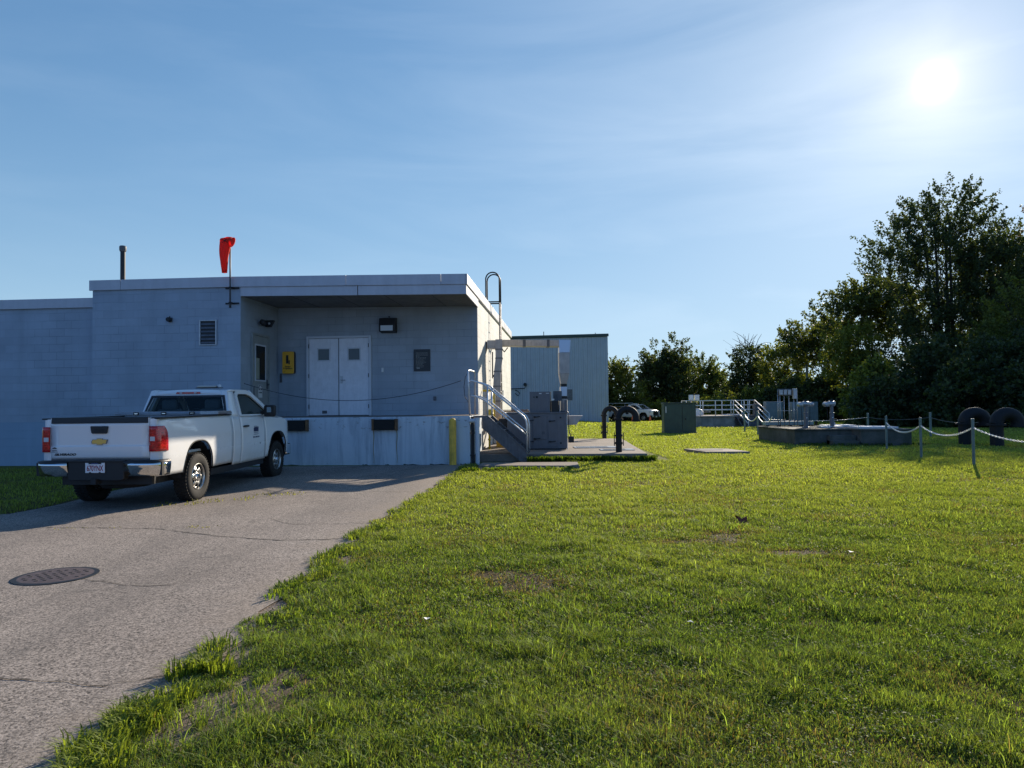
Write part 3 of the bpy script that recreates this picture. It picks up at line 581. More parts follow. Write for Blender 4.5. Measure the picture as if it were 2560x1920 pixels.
    sm = bpy.data.materials.new('orange fabric'); sm.use_nodes = True; nt = sm.node_tree; pb = nt.nodes['Principled BSDF']; pb.inputs['Base Color'].default_value = (.80,.07,.04,1); pb.inputs['Roughness'].default_value = .6
    tr = nt.nodes.new('ShaderNodeBsdfTranslucent'); tr.inputs[0].default_value = (.85,.08,.05,1); mx = nt.nodes.new('ShaderNodeMixShader'); mx.inputs[0].default_value = .65; nt.links.new(pb.outputs[0],mx.inputs[1]); nt.links.new(tr.outputs[0],mx.inputs[2]); nt.links.new(mx.outputs[0], nt.nodes['Material Output'].inputs[0])
    rows = []
    for i in range(15):
        f = i/14; z = 1.70-.86*f; cx = -.085-.035*f; cy = -.20-.03*math.sin(f*3); ra = .155*(1-f)+.062*f; rb = (.10*(1-f)+.045*f)
        rows.append([(cx+ra*math.cos(q)*(1+.09*math.sin(3*q+f*7)+.05*math.sin(9*q)), cy+rb*math.sin(q)*(1+.16*math.sin(5*q+f*5)), z+(.03*math.cos(q) if i < 3 else 0)) for q in np.linspace(0,2*math.pi,25)])
    mb = MB(); mb.grid(rows); mb.build('sock', sm, t, smooth=True, solid=.003)
    mb = MB(); c_ = Vector((.085,-.2,1.60)); mb.tube([(c_.x+.055*math.cos(q), c_.y+.09*math.sin(q)*.8, c_.z+.12*math.sin(q)) for q in np.linspace(0,2*math.pi,24,endpoint=False)],.018,8,close=True); mb.build('hoop', sm, t, smooth=True)
    # fabric drawn over the hoop at the head
    rows = []
    for i in range(7):
        f = i/6; rows.append([(-.08+.17*f+.055*math.cos(q)*f+(1-f)*.13*math.cos(q), -.2+.08*math.sin(q), 1.67-.05*f+.12*math.sin(q)*(f)+.03*(1-f)) for q in np.linspace(0,2*math.pi,17)])
    mb = MB(); mb.grid(rows); mb.build('sock_head', sm, t, smooth=True, solid=.003)
    mb = MB(); mb.tube([(-.14,-.31,1.66),(.0,-.31,1.58)],.008,6); mb.tube([(-.12,-.31,1.57),(-.01,-.31,1.66)],.008,6); mb.build('strap', M['black'], t)
    # chain across the dock opening
    t = bthing('safety_chain', 'thin dark chain sagging across the front of the loading dock', 'chain', 0, 0, 1.29)
    P = []
    for i in range(61):
        f = i/60; u = -5.66+5.50*f; z = .87+(2.18-2.19)*f+.46*((2*f-1)**2-1)*1.0; P.append((u,.06,z))
    MB().tube(P,.0085,6).build('chain', M['chaindark'], t, smooth=True)
    MB().tube([(-5.40,.06,.0),(-5.40,.06,.80)],.014,8).build('stanchion', M['chaindark'], t)
    # gas pipe at the side wall
    t = bthing('gas_pipe', 'yellow gas pipe with regulator rising beside the dock stairs', 'gas pipe', .22, 2.75, .1)
    mb = MB(); mb.tube([(0,0,0),(0,0,1.1)],.028,10); mb.tube([(.1,.4,1.0),(.1,.4,1.78),(.06,.4,1.86),(-.22,.4,1.86)],.03,10); mb.build('pipe', M['yellowgas'], t, auto=40)
    mb = MB(); mb.lathe([(.05,1.0),(.09,1.04),(.09,1.26),(.06,1.32)],(.03,.05,0),'z',14); mb.lathe([(.05,-.08),(.075,-.05),(.075,.08)],(.05,.02,1.18),'y',14); mb.build('regulator', M['yellowgas'], t, auto=40)
    for z in (.18,.45,.62): MB().lathe([(.045,z),(.045,z+.05)],(0,0,0),'z',8).build('coupling', M['yellowgas'], t)
    mb = MB(); mb.box(.1,.5,.9,1.3,-.1,1.0); mb.build('pedestal', M['yellow'], t, bevel=.01)
    # roof ladder
    t = bthing('roof_ladder', 'dark fixed roof ladder with looped handrails at the side wall', 'ladder', .27, 5.8, .4)
    for dv in (-.2,.2):
        MB().tube([(0,dv,.2),(0,dv,4.45)],.022,8).build('rail', M['galvdull'], t, smooth=True)
        P = [(0,dv,4.45),(0,dv,5.22)]+[(-.22+.22*math.cos(R(a)),dv,5.22+.22*math.sin(R(a))) for a in range(15,181,15)]+[(-.44,dv,5.2),(-.44,dv,4.52)]+[(-.40+.04*math.cos(R(a)),dv,4.52+.04*math.sin(R(a))) for a in (200,235,270)]+[(0,dv,4.48)]
        MB().tube(P,.022,8).build('handrail', M['darksteel'], t, smooth=True)
    for k in range(14): MB().tube([(0,-.2,.35+k*.305),(0,.2,.35+k*.305)],.012,6).build('rung', M['galvdull'], t, smooth=True)
    for z in (3.0,1.35): MB().box(-.30,.0,-.23,-.17,z,z+.09).box(-.30,.0,.17,.23,z,z+.09).build('wall_bracket', M['galvdull'], t)
    # stairs
    t = bthing('metal_staircase', 'galvanised metal staircase with pipe handrails down from the loading dock', 'stairs', .28, .55, gz(-.5,17.8))
    # local: x down the flight, y depth, z up. top at z 1.16, bottom at x 1.5
    W = 1.0; run = 1.03; 
    for y in (0,W):
        mb = MB(); mb.ext([(0,1.17),(.0,.86),(run-.05,.0),(run+.12,.0),(run+.12,.27),(.16,1.17)][::-1],'y',y-.004,y+.004); mb.ext([(.16,1.17),(run+.12,.27),(run+.12,.24),(.14,1.145)],'y',y-.03,y+.004); mb.build('stringer', M['galvdull'], t)
    for k in range(5):
        x = .12+k*.20; z = .98-k*.185; mb = MB(); mb.box(x-.02,x+.21,.005,W-.005,z-.03,z); mb.box(x-.02,x+.0,.005,W-.005,z-.05,z+.012); mb.build('tread', M['galvdull'], t)
    MB().box(-.25,.14,.0,W,1.12,1.165).build('landing', M['galvdull'], t)
    for y in (.0,W):
        top = []; 
        P = [(-.32,y,1.02+.98),(-.26,y,1.02+1.04),(-.12,y,2.02)]+[(run*f+.02,y,2.0-.86*f) for f in np.linspace(.06,.90,10)]
        P += [(run+.02,y,1.14),(run+.08,y,1.04),(run+.10,y,.92),(run+.10,y,.2)]
        MB().tube(P,.023,10).build('handrail', M['alu'], t, smooth=True)
        MB().tube([(-.28,y,1.68),(-.15,y,1.66)]+[(run*f+.02,y,1.60-.86*f) for f in np.linspace(.05,1.06,8)],.020,10).build('mid_rail', M['alu'], t, smooth=True)
        MB().tube([(.15,y,1.12),(.15,y,1.93)],.022,10).build('post', M['alu'], t, smooth=True)
    P = [(-.30,0,1.17),(-.33,0,2.0),(-.34,0,2.28),(-.33,.05,2.32),(-.30,W-.05,2.32),(-.30,W,2.28),(-.30,W,1.17)]
    MB().tube(P,.023,10).build('gate_post', M['alu'], t, smooth=True)
    P = [(-.34,.1,2.3),(-.42,.1,2.15),(-.46,.1,1.9),(-.44,.1,1.65),(-.34,.1,1.5)]; MB().tube(P,.008,6).build('hanging_loop', M['chaindark'], t, smooth=True)
    # ductwork: authored in world-aligned space
    t = thing('air_duct', 'tan grey sheet metal duct running from the side wall over to the grey unit', 'duct', (-.36,21.7,1.05))
    o = Vector((-.36,21.7,1.05))
    def seg(name, pts4a, pts4b, m): mb = MB(); mb.add([tuple(Vector(p)-o) for p in pts4a+pts4b],[(0,1,2,3)[::-1],(4,5,6,7),(0,1,5,4),(1,2,6,5),(2,3,7,6),(3,0,4,7)]); return mb.build(name, M[m], t)
    def ring(x0,x1,y0,y1,z): return [(x0,y0,z),(x1,y0,z),(x1,y1,z),(x0,y1,z)]
    zs = [(-.49,-.28,3.53),(-.49,-.28,3.22),(-.49,-.28,2.95),(-.54,-.33,2.55),(-.57,-.34,2.1),(-.57,-.34,1.65),(-.57,-.34,1.05)]
    for (a0,a1,z0),(c0,c1,z1) in zip(zs[:-1],zs[1:]):
        seg('duct_section', ring(c0,c1,21.45,21.95,z1), ring(a0,a1,21.45,21.95,z0), 'duct'); 
        e = ring(c0-.012,c1+.012,21.438,21.962,z1); seg('flange', e, [(p[0],p[1],p[2]+.025) for p in e], 'galvdull')
    seg('duct_section', ring(-.74,-.492,21.5,21.9,3.26), ring(-.74,-.492,21.5,21.9,3.51), 'duct')
    MB().box(-.60,-.565,21.45,21.5,2.35,3.15).build('support', M['darksteel'], t, loc=-o); mb = MB(); mb.tube([(-.57,21.5,2.4),(-.40,21.5,2.68)],.02,6); mb.tube([(-.22,21.4,3.14),(-.12,21.3,3.26)],.015,6); mb.tube([(-.22,21.4,3.14),(-.28,21.4,3.22)],.015,6); mb.build('strut', M['darksteel'], t, loc=-o)
    def xr(x,y,z0,z1,w=.25): return [(x,y-w,z0),(x,y+w,z0),(x,y+w,z1),(x,y-w,z1)]
    xs = [(-.277,21.7),(.33,21.2),(.42,21.15),(1.02,20.75),(1.10,20.7),(1.36,20.5)]
    for i,((xa,ya),(xb,yb)) in enumerate(zip(xs[:-1],xs[1:])):
        thin = i in (1,3); d_ = .012 if thin else 0
        ua, ub = 3.20+(ya-20.5)*.115, 3.20+(yb-20.5)*.115; seg('flange' if thin else 'duct_section', xr(xa,ya,ua-d_,ua+.18+d_), xr(xb,yb,ub-d_,ub+.18+d_), 'galvdull' if thin else 'duct')
    mb = MB(); mb.ext([(1.36-o.x,3.02-o.z),(1.66-o.x,3.02-o.z),(1.69-o.x,3.38-o.z),(1.361-o.x,3.39-o.z)],'y',20.25-o.y,20.75-o.y); mb.build('elbow', M['ductbright'], t, bevel=.004)
    seg('duct_section', ring(1.355,1.64,20.25,20.75,2.42), ring(1.355,1.66,20.25,20.75,3.015), 'duct'); seg('duct_section', ring(1.40,1.57,20.3,20.7,2.13), ring(1.355,1.64,20.25,20.75,2.415), 'duct')
    seg('flexible_joint', ring(1.40,1.57,20.32,20.68,2.05), ring(1.40,1.57,20.32,20.68,2.128), 'black'); seg('elbow', ring(1.385,1.57,20.28,20.7,1.78), ring(1.385,1.57,20.28,20.7,2.045), 'ductbright')
    seg('flexible_joint', ring(1.39,1.57,20.3,20.7,1.70), ring(1.39,1.57,20.3,20.7,1.775), 'black'); seg('duct_section', ring(1.39,1.58,20.3,20.7,1.36), ring(1.39,1.58,20.3,20.7,1.695), 'duct')
    # pad, unit and pipes
    t = thing('concrete_pad', 'raised dark concrete pad carrying the grey unit and black vent pipes', 'concrete slab', (2.0,20,0))
    mb = MB(); mb.prism([(-.98,18.05),(3.34,17.66),(3.89,25.37),(-.4,25.8)], 0.0, .30); mb.build('slab', M['concpad'], t, loc=(-2,-20,0), bevel=.012)
    for (x0,y0,x1,y1) in ((1.75,20.0,2.95,20.7),(2.35,18.9,3.25,19.4)):
        mb = MB(); mb.box(x0,x1,y0,y1,.30,.318); g = mb.build('grating', M['galv'], t, loc=(-2,-20,0)); mb = MB()
        for k in range(18): mb.box(x0+.08+k*(x1-x0-.3)/18, x0+.10+k*(x1-x0-.3)/18, y0+.06, y1-.06, .3185, .321)
        mb.build('slots', M['black'], g)
    t = thing('air_handler', 'grey metal air handling unit with latched access doors on the pad', 'air handling unit', (.86,19.9,.30), -R(6))
    MB().box(-.98,.66,-.32,.55,.03,1.0).build('cabinet', M['hvac'], t, bevel=.008); MB().box(-.96,.64,-.30,.52,0,.03).build('base', M['black'], t); MB().box(-1.0,.69,-.345,.58,1.0,1.035).build('lid', M['hvac'], t, bevel=.005)
    for x0,x1,z0,z1 in ((-.62,-.29,.10,.96),(-.26,.12,.28,.94),(.16,.40,.08,.96)): MB().box(x0,x1,-.332,-.3205,z0,z1).build('access_door', M['hvac'], t, bevel=.004)
    for x,z in ((-.40,.80),(-.40,.22),(-.22,.90),(-.22,.30),(.20,.78),(.20,.22)):
        mb = MB(); mb.tube([(x,-.352,z),(x+.02,-.372,z),(x+.16,-.36,z+.015)],.012,6); mb.box(x-.02,x+.03,-.36,-.333,z-.02,z+.02); mb.build('latch', M['black'], t)
    for z in (.18,.88): MB().lathe([(.025,-.34),(.025,-.3205)],(.50,0,z),'y',12).build('lifting_eye', M['black'], t)
    MB().box(-.02,.06,-.334,-.3325,.42,.50).build('sticker', M['galvdull'], t)
    bx = MB().box(-.35,.21,-.25,.4,1.035,1.60).build('control_box', M['hvac'], t, bevel=.006); mb = MB(); mb.lathe([(.032,-.262),(.032,-.251)],(-.15,0,1.45),'y',14); mb.lathe([(.018,-.262),(.018,-.251)],(-.23,0,1.45),'y',12); mb.build('gauge', M['black'], bx)
    MB().box(-.09,-.02,-.2525,-.2505,1.535,1.56).box(.10,.19,-.2525,-.2505,1.545,1.56).build('sticker', M['white'], bx)
    MB().box(.24,.45,-.2,.3,1.036,1.34).build('fan_box', M['black'], t, bevel=.005); MB().box(.60,.68,-.15,.35,1.036,1.36).build('end_plate', M['hvac'], t); MB().box(.28,.52,.3,.34,1.34,1.62).build('control_panel', M['galvdull'], t); MB().box(.255,.33,-.21,-.205,1.36,1.40).build('sticker', M['white'], t)
    mb = MB(); mb.ext([(.665,.92),(1.10,.92),(.94,.68),(.665,.66)],'y',-.1,.5); mb.build('intake_hood', M['duct'], t)
    MB().tube([(.50,-.25,1.05),(.68,-.27,1.05),(.715,-.27,1.0),(.715,-.27,.62),(.74,-.27,.46),(.78,-.27,.36)],.014,8).build('cable', M['galvdull'], t, smooth=True); MB().box(.70,.86,-.32,-.22,.19,.36).build('junction_box', M['black'], t, bevel=.01)
    MB().tube([(.672,-.28,.0),(.672,-.28,1.0)],.012,8).build('drain_pipe', M['white'], t)
    MB().box(-1.25,-.99,-.1,.3,.55,.86).build('motor', M['black'], t, bevel=.03)
    # gooseneck vent pipes
    def goose(name, label, x, y, z0, h, r, rad, rz, grp, m='goosedark'):
        t = thing(name, label, 'vent pipe', (x,y,z0), rz, grp); zc = h-rad-r
        MB().tube([(0,0,-.05),(0,0,zc)],r,20).build('pipe', M[m], t, auto=50)
        P = [(rad-rad*math.cos(R(a)),0,zc+rad*math.sin(R(a))) for a in range(0,181,12)]+[(2*rad,0,zc-.05)]
        MB().tube(P,r*1.04,20).build('bend', M[m], t, auto=50)
        mb = MB(); mb.lathe([(r*1.45,zc-.06),(r*1.45,zc-.005)],(0,0,0),'z',20); mb.build('flange', M[m], t, auto=50)
        mb = MB(); mb.lathe([(r*1.35,zc-.10),(r*1.35,zc-.05)],(2*rad,0,0),'z',20,cap=False); mb.build('outlet_ring', M[m], t, auto=50)
        return t, zc
    for i,(x,y,z,lab) in enumerate(((2.73,18.3,.30,'nearer black gooseneck vent pipe standing on the pad corner'),(3.31,25.66,.28,'farther black gooseneck vent pipe beyond the pad gratings'))):
        g, zc = goose('gooseneck_vent', lab, x, y, z, 1.18, .080, .225, -R(4), 'black gooseneck pipes on the pad')
        mb = MB(); mb.lathe([(.10,.20),(.10,.26)],(0,0,0),'z',18); mb.lathe([(.10,.40),(.10,.45)],(0,0,0),'z',18); mb.build('coupling', M['goosedark'], g, auto=50)
        mb = MB()
        for s_ in (-1,1): mb.tube([(s_*.115,-.02,.16),(s_*.115,-.02,.50)],.012,6)
        mb.build('tie_rod', M['darksteel'], g); mb = MB(); mb.lathe([(.10,0),(.10,.02)],(.225,-.0,zc+.225-.02),'x',16); mb.tube([(.20,-.02,zc+.30),(.16,-.02,zc+.35)],.014,6); mb.tube([(.22,-.02,zc+.14),(.22,-.02,zc+.09)],.04,8); mb.build('joint_clamp', M['darksteel'], g)
    for i,(x,y,lab) in enumerate(((15.52,24.4,'left one of two large dark goosenecks beyond the chain fence'),(15.86,23.3,'right one of two large dark goosenecks beyond the chain fence'))):
        goose('gooseneck_vent', lab, x, y, gz(x,y), 1.27, .20, .325, -R(8), 'large dark goosenecks by the trees')
    # flat slab with hatch in the lawn
    t = thing('concrete_cover', 'low concrete cover slab lying in the lawn right of the pad', 'concrete slab', (5.8,20.7,gz(5.8,20.7)))
    mb = MB(); mb.prism([(-.65,.75),(-.35,-.65),(.85,-.75),(.62,.62)], -.05, .075); mb.build('slab', M['concpad'], t, bevel=.012); MB().box(-.35,.30,-.05,.55,.0755,.085).build('hatch', M['conc'], t)
    t = thing('manhole_cover', 'rusty brown round iron manhole cover set in the driveway', 'manhole cover', (-4.24,6.62,gz(-4.24,6.62)+.012), .3)
    MB().lathe([(.35,0),(.35,.006),(.31,.008)],(0,0,0),'z',48).build('frame', M['darksteel'], t, auto=40)
    mm = worn('iron lid', (.14,.105,.10), .6, .4, .3, 12); MB().lathe([(.305,.0),(.305,.008),(.295,.009)],(0,0,0),'z',48).build('lid', mm, t, auto=40)
    mb = MB(); rr = random.Random(9)
    for i in range(-4,5):
        for j in range(-4,5):
            x, y = i*.068+(j%2)*.034, j*.066
            if x*x+y*y < .062 and rr.random() < .75: mb.cbox((x,y,.0105),(.030,.022,.003))
    mb.build('studs', mat('stud dark', (.02,.018,.018), .7), t)
build_fixtures()
# ------------------------------------------------------------------ pickup trucks (local x right, y forward from the rear bumper, z up)
paint = mat('white car paint', (.80,.80,.79), .28, 0, .8)
def m_dirtypaint():
    q = NB(paint); v = q.obj(); z = q.sep(v)[2]; n = q.noise(v, 9, 6, .7); f = q.math('MULTIPLY', q.math('SUBTRACT', 1, q.ramp(z, .45, .85)), q.ramp(n, .3, .7))
    q.col(q.mix(q.math('MULTIPLY', f, .45), (.80,.80,.79), (.42,.38,.32))); q.L.new(q.math('MULTIPLY_ADD', f, .35, .26), q.b.inputs['Roughness'])
m_dirtypaint()
def m_glass(name, tint, alpha):
    m = bpy.data.materials.new(name); m.use_nodes = True; nt = m.node_tree; b = nt.nodes['Principled BSDF']; b.inputs['Base Color'].default_value = (*tint,1); b.inputs['Roughness'].default_value = .03; b.inputs['Specular IOR Level'].default_value = .7
    tr = nt.nodes.new('ShaderNodeBsdfTransparent'); tr.inputs[0].default_value = (.72,.84,.85,1); mx = nt.nodes.new('ShaderNodeMixShader'); fr = nt.nodes.new('ShaderNodeFresnel'); fr.inputs[0].default_value = 1.5
    mr = nt.nodes.new('ShaderNodeMapRange'); mr.inputs[1].default_value = 0; mr.inputs[2].default_value = 1; mr.inputs[3].default_value = alpha; mr.inputs[4].default_value = 1; nt.links.new(fr.outputs[0], mr.inputs[0])
    nt.links.new(mr.outputs[0], mx.inputs[0]); nt.links.new(tr.outputs[0], mx.inputs[1]); nt.links.new(b.outputs[0], mx.inputs[2]); nt.links.new(mx.outputs[0], nt.nodes['Material Output'].inputs[0]); return m
M['carglass'] = m_glass('car glass', (.03,.05,.05), .22)
def m_tail():
    m = mat('tail lamp red', (.55,.01,.012), .12, 0, .6); q = NB(m); v = q.obj((1,1,1)); n = q.noise(q.obj((1,1,2.5)), 26, 2, .5)
    q.col(q.mix(q.ramp(n, .35, .70), (.30,.006,.008), (.80,.03,.03))); return m
M['tail'] = m_tail(); M['taildark'] = mat('tail lamp rim', (.10,.005,.006), .2)
def m_tread():
    m = mat('tyre rubber', (.022,.021,.020), .85, spec=.3); q = NB(m); q.bump(q.noise(q.obj(), 60, 3), .4, .01); return m
M['tyre'] = m_tread(); M['wheelsilver'] = worn('silver wheel', (.62,.61,.58), .3, .9, .2, 14)
M['seat'] = mat('grey seat cloth', (.15,.16,.17), .9); M['interior'] = mat('interior grey', (.06,.065,.07), .8)
def m_diamond():
    m = mat('diamond plate', (.60,.62,.66), .28, .9); q = NB(m); v = q.obj((1,1,1)); x, y, z = q.sep(v)
    a = q.math('SINE', q.math('MULTIPLY', q.math('ADD', x, q.math('ADD', y, z)), 150)); b_ = q.math('SINE', q.math('MULTIPLY', q.math('SUBTRACT', x, q.math('ADD', y, z)), 150))
    h = q.math('MULTIPLY', a, b_); q.bump(h, .9, .006); q.col(q.mix(q.ramp(h, .4, .9), (.38,.40,.44), (.80,.82,.85))); return m
M['diamond'] = m_diamond()
AX_R, AX_F, RW = 1.27, 4.70, .395
def side_x(y, z):
    x = .965
    if z > 1.05: x -= .055*((z-1.05)/.36)**1.6
    if z < .80: x -= .035*((.80-z)/.35)**1.5
    x += .010*math.exp(-((z-1.20)/.03)**2)*0
    for ay in (AX_R, AX_F):
        d = math.hypot(y-ay, (z-.45)); x += .018*max(0, min(1, (.95-d)/.40))
    if y > 5.05: x -= .26*((y-5.05)/.80)**2.4
    if y < .42: x -= .075*((.42-y)/.30)**2
    return x
def arch_z(y, zb, ay):
    d = abs(y-ay)/.50
    if d >= 1: return zb
    return max(zb, .40+.60*(1-d**2.8)**(1/2.2))
def side_panel(name, parent, y0, y1, ztop, zbot, sgn, arch=None, n=26, nz=14, m=None):
    ys = list(np.linspace(y0, y1, n))
    if arch:
        ys += [arch+.50*math.sin(t) for t in np.linspace(-math.pi/2, math.pi/2, 33)]; ys += [arch-.501, arch+.501]
        ys = sorted(set(round(y,4) for y in ys if y0 <= y <= y1))
    rows = []
    for y in ys:
        zt = ztop(y) if callable(ztop) else ztop; zb = zbot(y) if callable(zbot) else zbot
        if arch: zb = arch_z(y, zb, arch)
        rows.append([(sgn*side_x(y, zb+(zt-zb)*k/nz), y, zb+(zt-zb)*k/nz) for k in range(nz+1)])
    if sgn > 0: rows = rows[::-1]
    mb = MB(); mb.grid(rows); o = mb.build(name, m or paint, parent, smooth=True, solid=.02); o.modifiers['solid'].use_rim = True; return o
def ring_fill(mb, outer, inner):
    n = len(outer); mb.add(list(outer)+list(inner), [(i,(i+1)%n,n+(i+1)%n,n+i) for i in range(n)])
def make_wheel(parent, x, y, sgn):
    o = thing('wheel', None, None, (x, y, RW), 0 if sgn > 0 else math.pi); o.parent = parent
    prof = [(.215,-.10),(.25,-.125),(.33,-.128),(.372,-.115),(.390,-.09),(.395,-.05),(.395,.05),(.390,.09),(.372,.115),(.33,.128),(.25,.125),(.215,.10)]
    t = MB().lathe(prof,(0,0,0),'x',44,cap=False).build('tyre', M['tyre'], o, auto=50)
    mb = MB()
    for k in range(44):
        a = 2*math.pi*k/44
        for s_, da in ((-1,0),(1,.07),(-.4,.035),(.4,.1)):
            mb.m = Matrix.Rotation(a+da, 4, 'X') @ Matrix.Translation((s_*.082,0,.397)); mb.cbox((0,0,0),(.052,.030,.014)); 
    mb.m = None; mb.build('tread', M['tyre'], t)
    mb = MB(); mb.lathe([(.222,-.10),(.222,.112),(.214,.118),(.205,.108),(.200,.06)],(0,0,0),'x',44,cap=False)
    NA = 48; rad = [.200,.170,.160,.128,.118,.075,.062,.05]; dep = [.060,.070,.080,.092,.092,.075,.085,.085]
    vs = [(dep[i], rad[i]*math.cos(2*math.pi*k/NA), rad[i]*math.sin(2*math.pi*k/NA)) for i in range(len(rad)) for k in range(NA)]; fs = []
    for i in range(len(rad)-1):
        for k in range(NA):
            ph = k % 8
            if i in (1,2,3) and ph in ((1,2,3,4) if i != 3 else (1,2,3,4)) : continue
            fs.append((i*NA+k, (i+1)*NA+k, (i+1)*NA+(k+1)%NA, i*NA+(k+1)%NA))
    mb.add(vs, fs); rim = mb.build('rim', M['wheelsilver'], o, auto=40, solid=.006)
    mb = MB(); mb.lathe([(.056,.07),(.056,.105),(.045,.125),(.02,.13),(.001,.13)],(0,0,0),'x',24)
    mb.build('hub_cap', M['chrome'], rim, auto=40)
    mb = MB()
    for k in range(6): a = math.pi/3*k; mb.lathe([(.011,.07),(.011,.095)],(0,.08*math.cos(a),.08*math.sin(a)),'x',8)
    mb.build('wheel_nut', M['darksteel'], rim); MB().lathe([(.19,-.02),(.19,.03)],(0,0,0),'x',24).build('brake_drum', M['black'], rim)
    return o
def make_truck():
    t = thing('pickup_truck', 'white single cab pickup with tailgate towards the lawn parked nose first by the dock', 'pickup truck', (-6.31,10.75,0), -R(3.1))
    t.rotation_euler = (R(.45), 0, -R(3.1))
    railz = 1.40
    for s in (1,-1):
        side_panel('bed_side', t, .14, 2.585, railz, .52, s, AX_R)
        side_panel('cab_corner', t, 2.60, 2.93, 1.36, .47, s, None, 8)
        d = side_panel('door', t, 2.94, 4.06, lambda y: 1.36-.02*(y-2.94)/1.1, .47, s, None, 16)
        side_panel('fender', t, 4.07, 5.80, lambda y: 1.33-.05*(y-4.07)-(.11*((y-5.0)/.70)**2 if y > 5.0 else 0), .50, s, AX_F)
        # door furniture
        x = side_x(3.1,1.18); P = [(s*(x+.002),3.02,1.165),(s*(x+.03),3.05,1.17),(s*(x+.03),3.20,1.17),(s*(x+.002),3.24,1.165)]
        MB().tube(P,[.010,.020,.020,.010],10).build('door_handle', M['black'], d, smooth=True)
        mi = MB(); mi.ext(arc(.07,.075,.045,0,90,4)+arc(-.07,.075,.045,90,180,4)+arc(-.07,-.075,.045,180,270,4)+arc(.07,-.075,.045,270,360,4),'y',-.055,.05); o = mi.build('mirror', M['black'], t, auto=50, loc=(s*1.10,3.98,1.45), bevel=.02)
        mg = MB(); mg.box(-.045,.045,-.058,-.0555,-.03,.075); g = mg.build('mirror_glass', M['chrome'], o); 
        MB().ext([(.90*s,1.36),(.90*s,1.44),(1.05*s,1.50),(1.05*s,1.40)],'y',3.95,4.03).build('mirror_arm', M['black'], t, bevel=.01)
        # upper door frame with window opening, then glass
        gx = lambda z: s*(.905-(z-1.36)/.49*.175)
        outer = [(2.935,1.36),(3.0,1.60),(3.05,1.80),(3.20,1.862),(3.62,1.862),(3.86,1.80),(4.20,1.60),(4.58,1.34)]
        inner = [(3.03,1.385),(3.08,1.58),(3.115,1.74),(3.18,1.785),(3.56,1.785),(3.74,1.74),(4.03,1.58),(4.37,1.375)]
        mb = MB(); ring_fill(mb, [(gx(z)+s*.002,y,z) for y,z in outer], [(gx(z),y,z) for y,z in inner]); mb.build('window_frame', paint, t, solid=.03 if s < 0 else .03)
        mb = MB(); mb.add([(gx(z)-s*.012,y,z) for y,z in inner],[tuple(range(8))]); mb.build('side_window', M['carglass'], t)
        inner2 = [(y+(3.6-y)*.035,z+(1.58-z)*.06) for y,z in inner]; mb = MB(); ring_fill(mb, [(gx(z)+s*.003,y,z) for y,z in inner], [(gx(z)+s*.001,y,z) for y,z in inner2]); mb.build('window_seal', M['black'], t)
        # cab rear corner pillar
        mb = MB(); rows = []
        for z in np.linspace(1.355,1.86,7):
            yb = 2.645+(z-1.36)*.36; yf = 2.93+(z-1.36)*.22 if z < 1.8 else 3.05; x1 = gx(z)/s; rows.append([(s*(x1+.002),yf,z),(s*(x1+.004),(yb+yf)/2+.03,z),(s*(x1-.004),yb+.055,z),(s*(x1-.05),yb,z),(s*(x1-.12),yb-.012,z)])
        if s < 0: rows = rows[::-1]
        mb.grid(rows); mb.build('cab_pillar', paint, t, smooth=True, solid=.012)
        # tail lamp wrapping the corner
        rows = []
        for z in np.linspace(.90,1.285,9):
            e = .030*max(0,(z-1.16)/.12)**2; X = side_x(.20,z)+.014; r_ = [(s*.783,.106,z),(s*.84,.104,z),(s*.885,.107,z),(s*.910,.116,z),(s*(X-.012),.14,z),(s*(X-.002),.165,z),(s*(X+.002),.20-e*.6,z),(s*(side_x(.26-e,z)+.013),.26-e,z),(s*(side_x(.32-e*1.5,z)+.012),.32-e*1.5,z),(s*(side_x(.335-e*1.5,z)-.004),.335-e*1.5,z)]
            rows.append(r_)
        if s < 0: rows = rows[::-1]
        tl = MB().grid(rows).build('tail_light', M['tail'], t, smooth=True, solid=.01)
        for z0,z1,mm in ((1.06,1.125,M['lensclear']),):
            MB().box(s*.80,s*.875,.099,.1035,z0,z1).build('reversing_lamp', mm, tl)
        
        # rear corner post beside the tailgate
        mb = MB(); rows = [[(s*.782,.135,z),(s*(side_x(.14,z)-.012),.132,z),(s*side_x(.16,z),.16,z)] for z in np.linspace(.70,1.40,12)]
        if s < 0: rows = rows[::-1]
        mb.grid(rows); mb.build('corner_post', paint, t, smooth=True)
        MB().box(s*.80,s*.935,.14,2.58,1.395,1.418).build('rail_cap', M['black'], t, bevel=.006)
        # chrome bumper half wrapping the corner
        rows = []
        for k,z in enumerate(np.linspace(.535,.735,7)):
            bul = .012*math.sin(math.pi*k/6)-.055*(1-k/6)**1.3; rows.append([(s*.44,.0-bul,z),(s*.60,-.01-bul,z),(s*.80,.0-bul,z),(s*(.90),.03-bul,z),(s*(.965+bul*.5),.09,z),(s*(1.0+bul*.5),.18,z),(s*(1.0+bul*.4),.34,z)])
        if s < 0: rows = rows[::-1]
        MB().grid(rows).build('bumper_end', M['chrome'], t, smooth=True, solid=.006)
        rows = [[(s*.44,.0,z),(s*.62,-.012,z),(s*.80,-.004,z),(s*.90,.025,z),(s*.965,.09,z),(s*.998,.18,z),(s*.998,.34,z)] for z in (.735,.762)]; rows.append([(s*.44,.12,.775),(s*.62,.12,.775),(s*.78,.12,.775),(s*.86,.12,.775),(s*.90,.16,.775),(s*.93,.22,.775),(s*.95,.34,.775)])
        if s < 0: rows = rows[::-1]
        MB().grid(rows).build('bumper_step', M['black'], t, smooth=True)
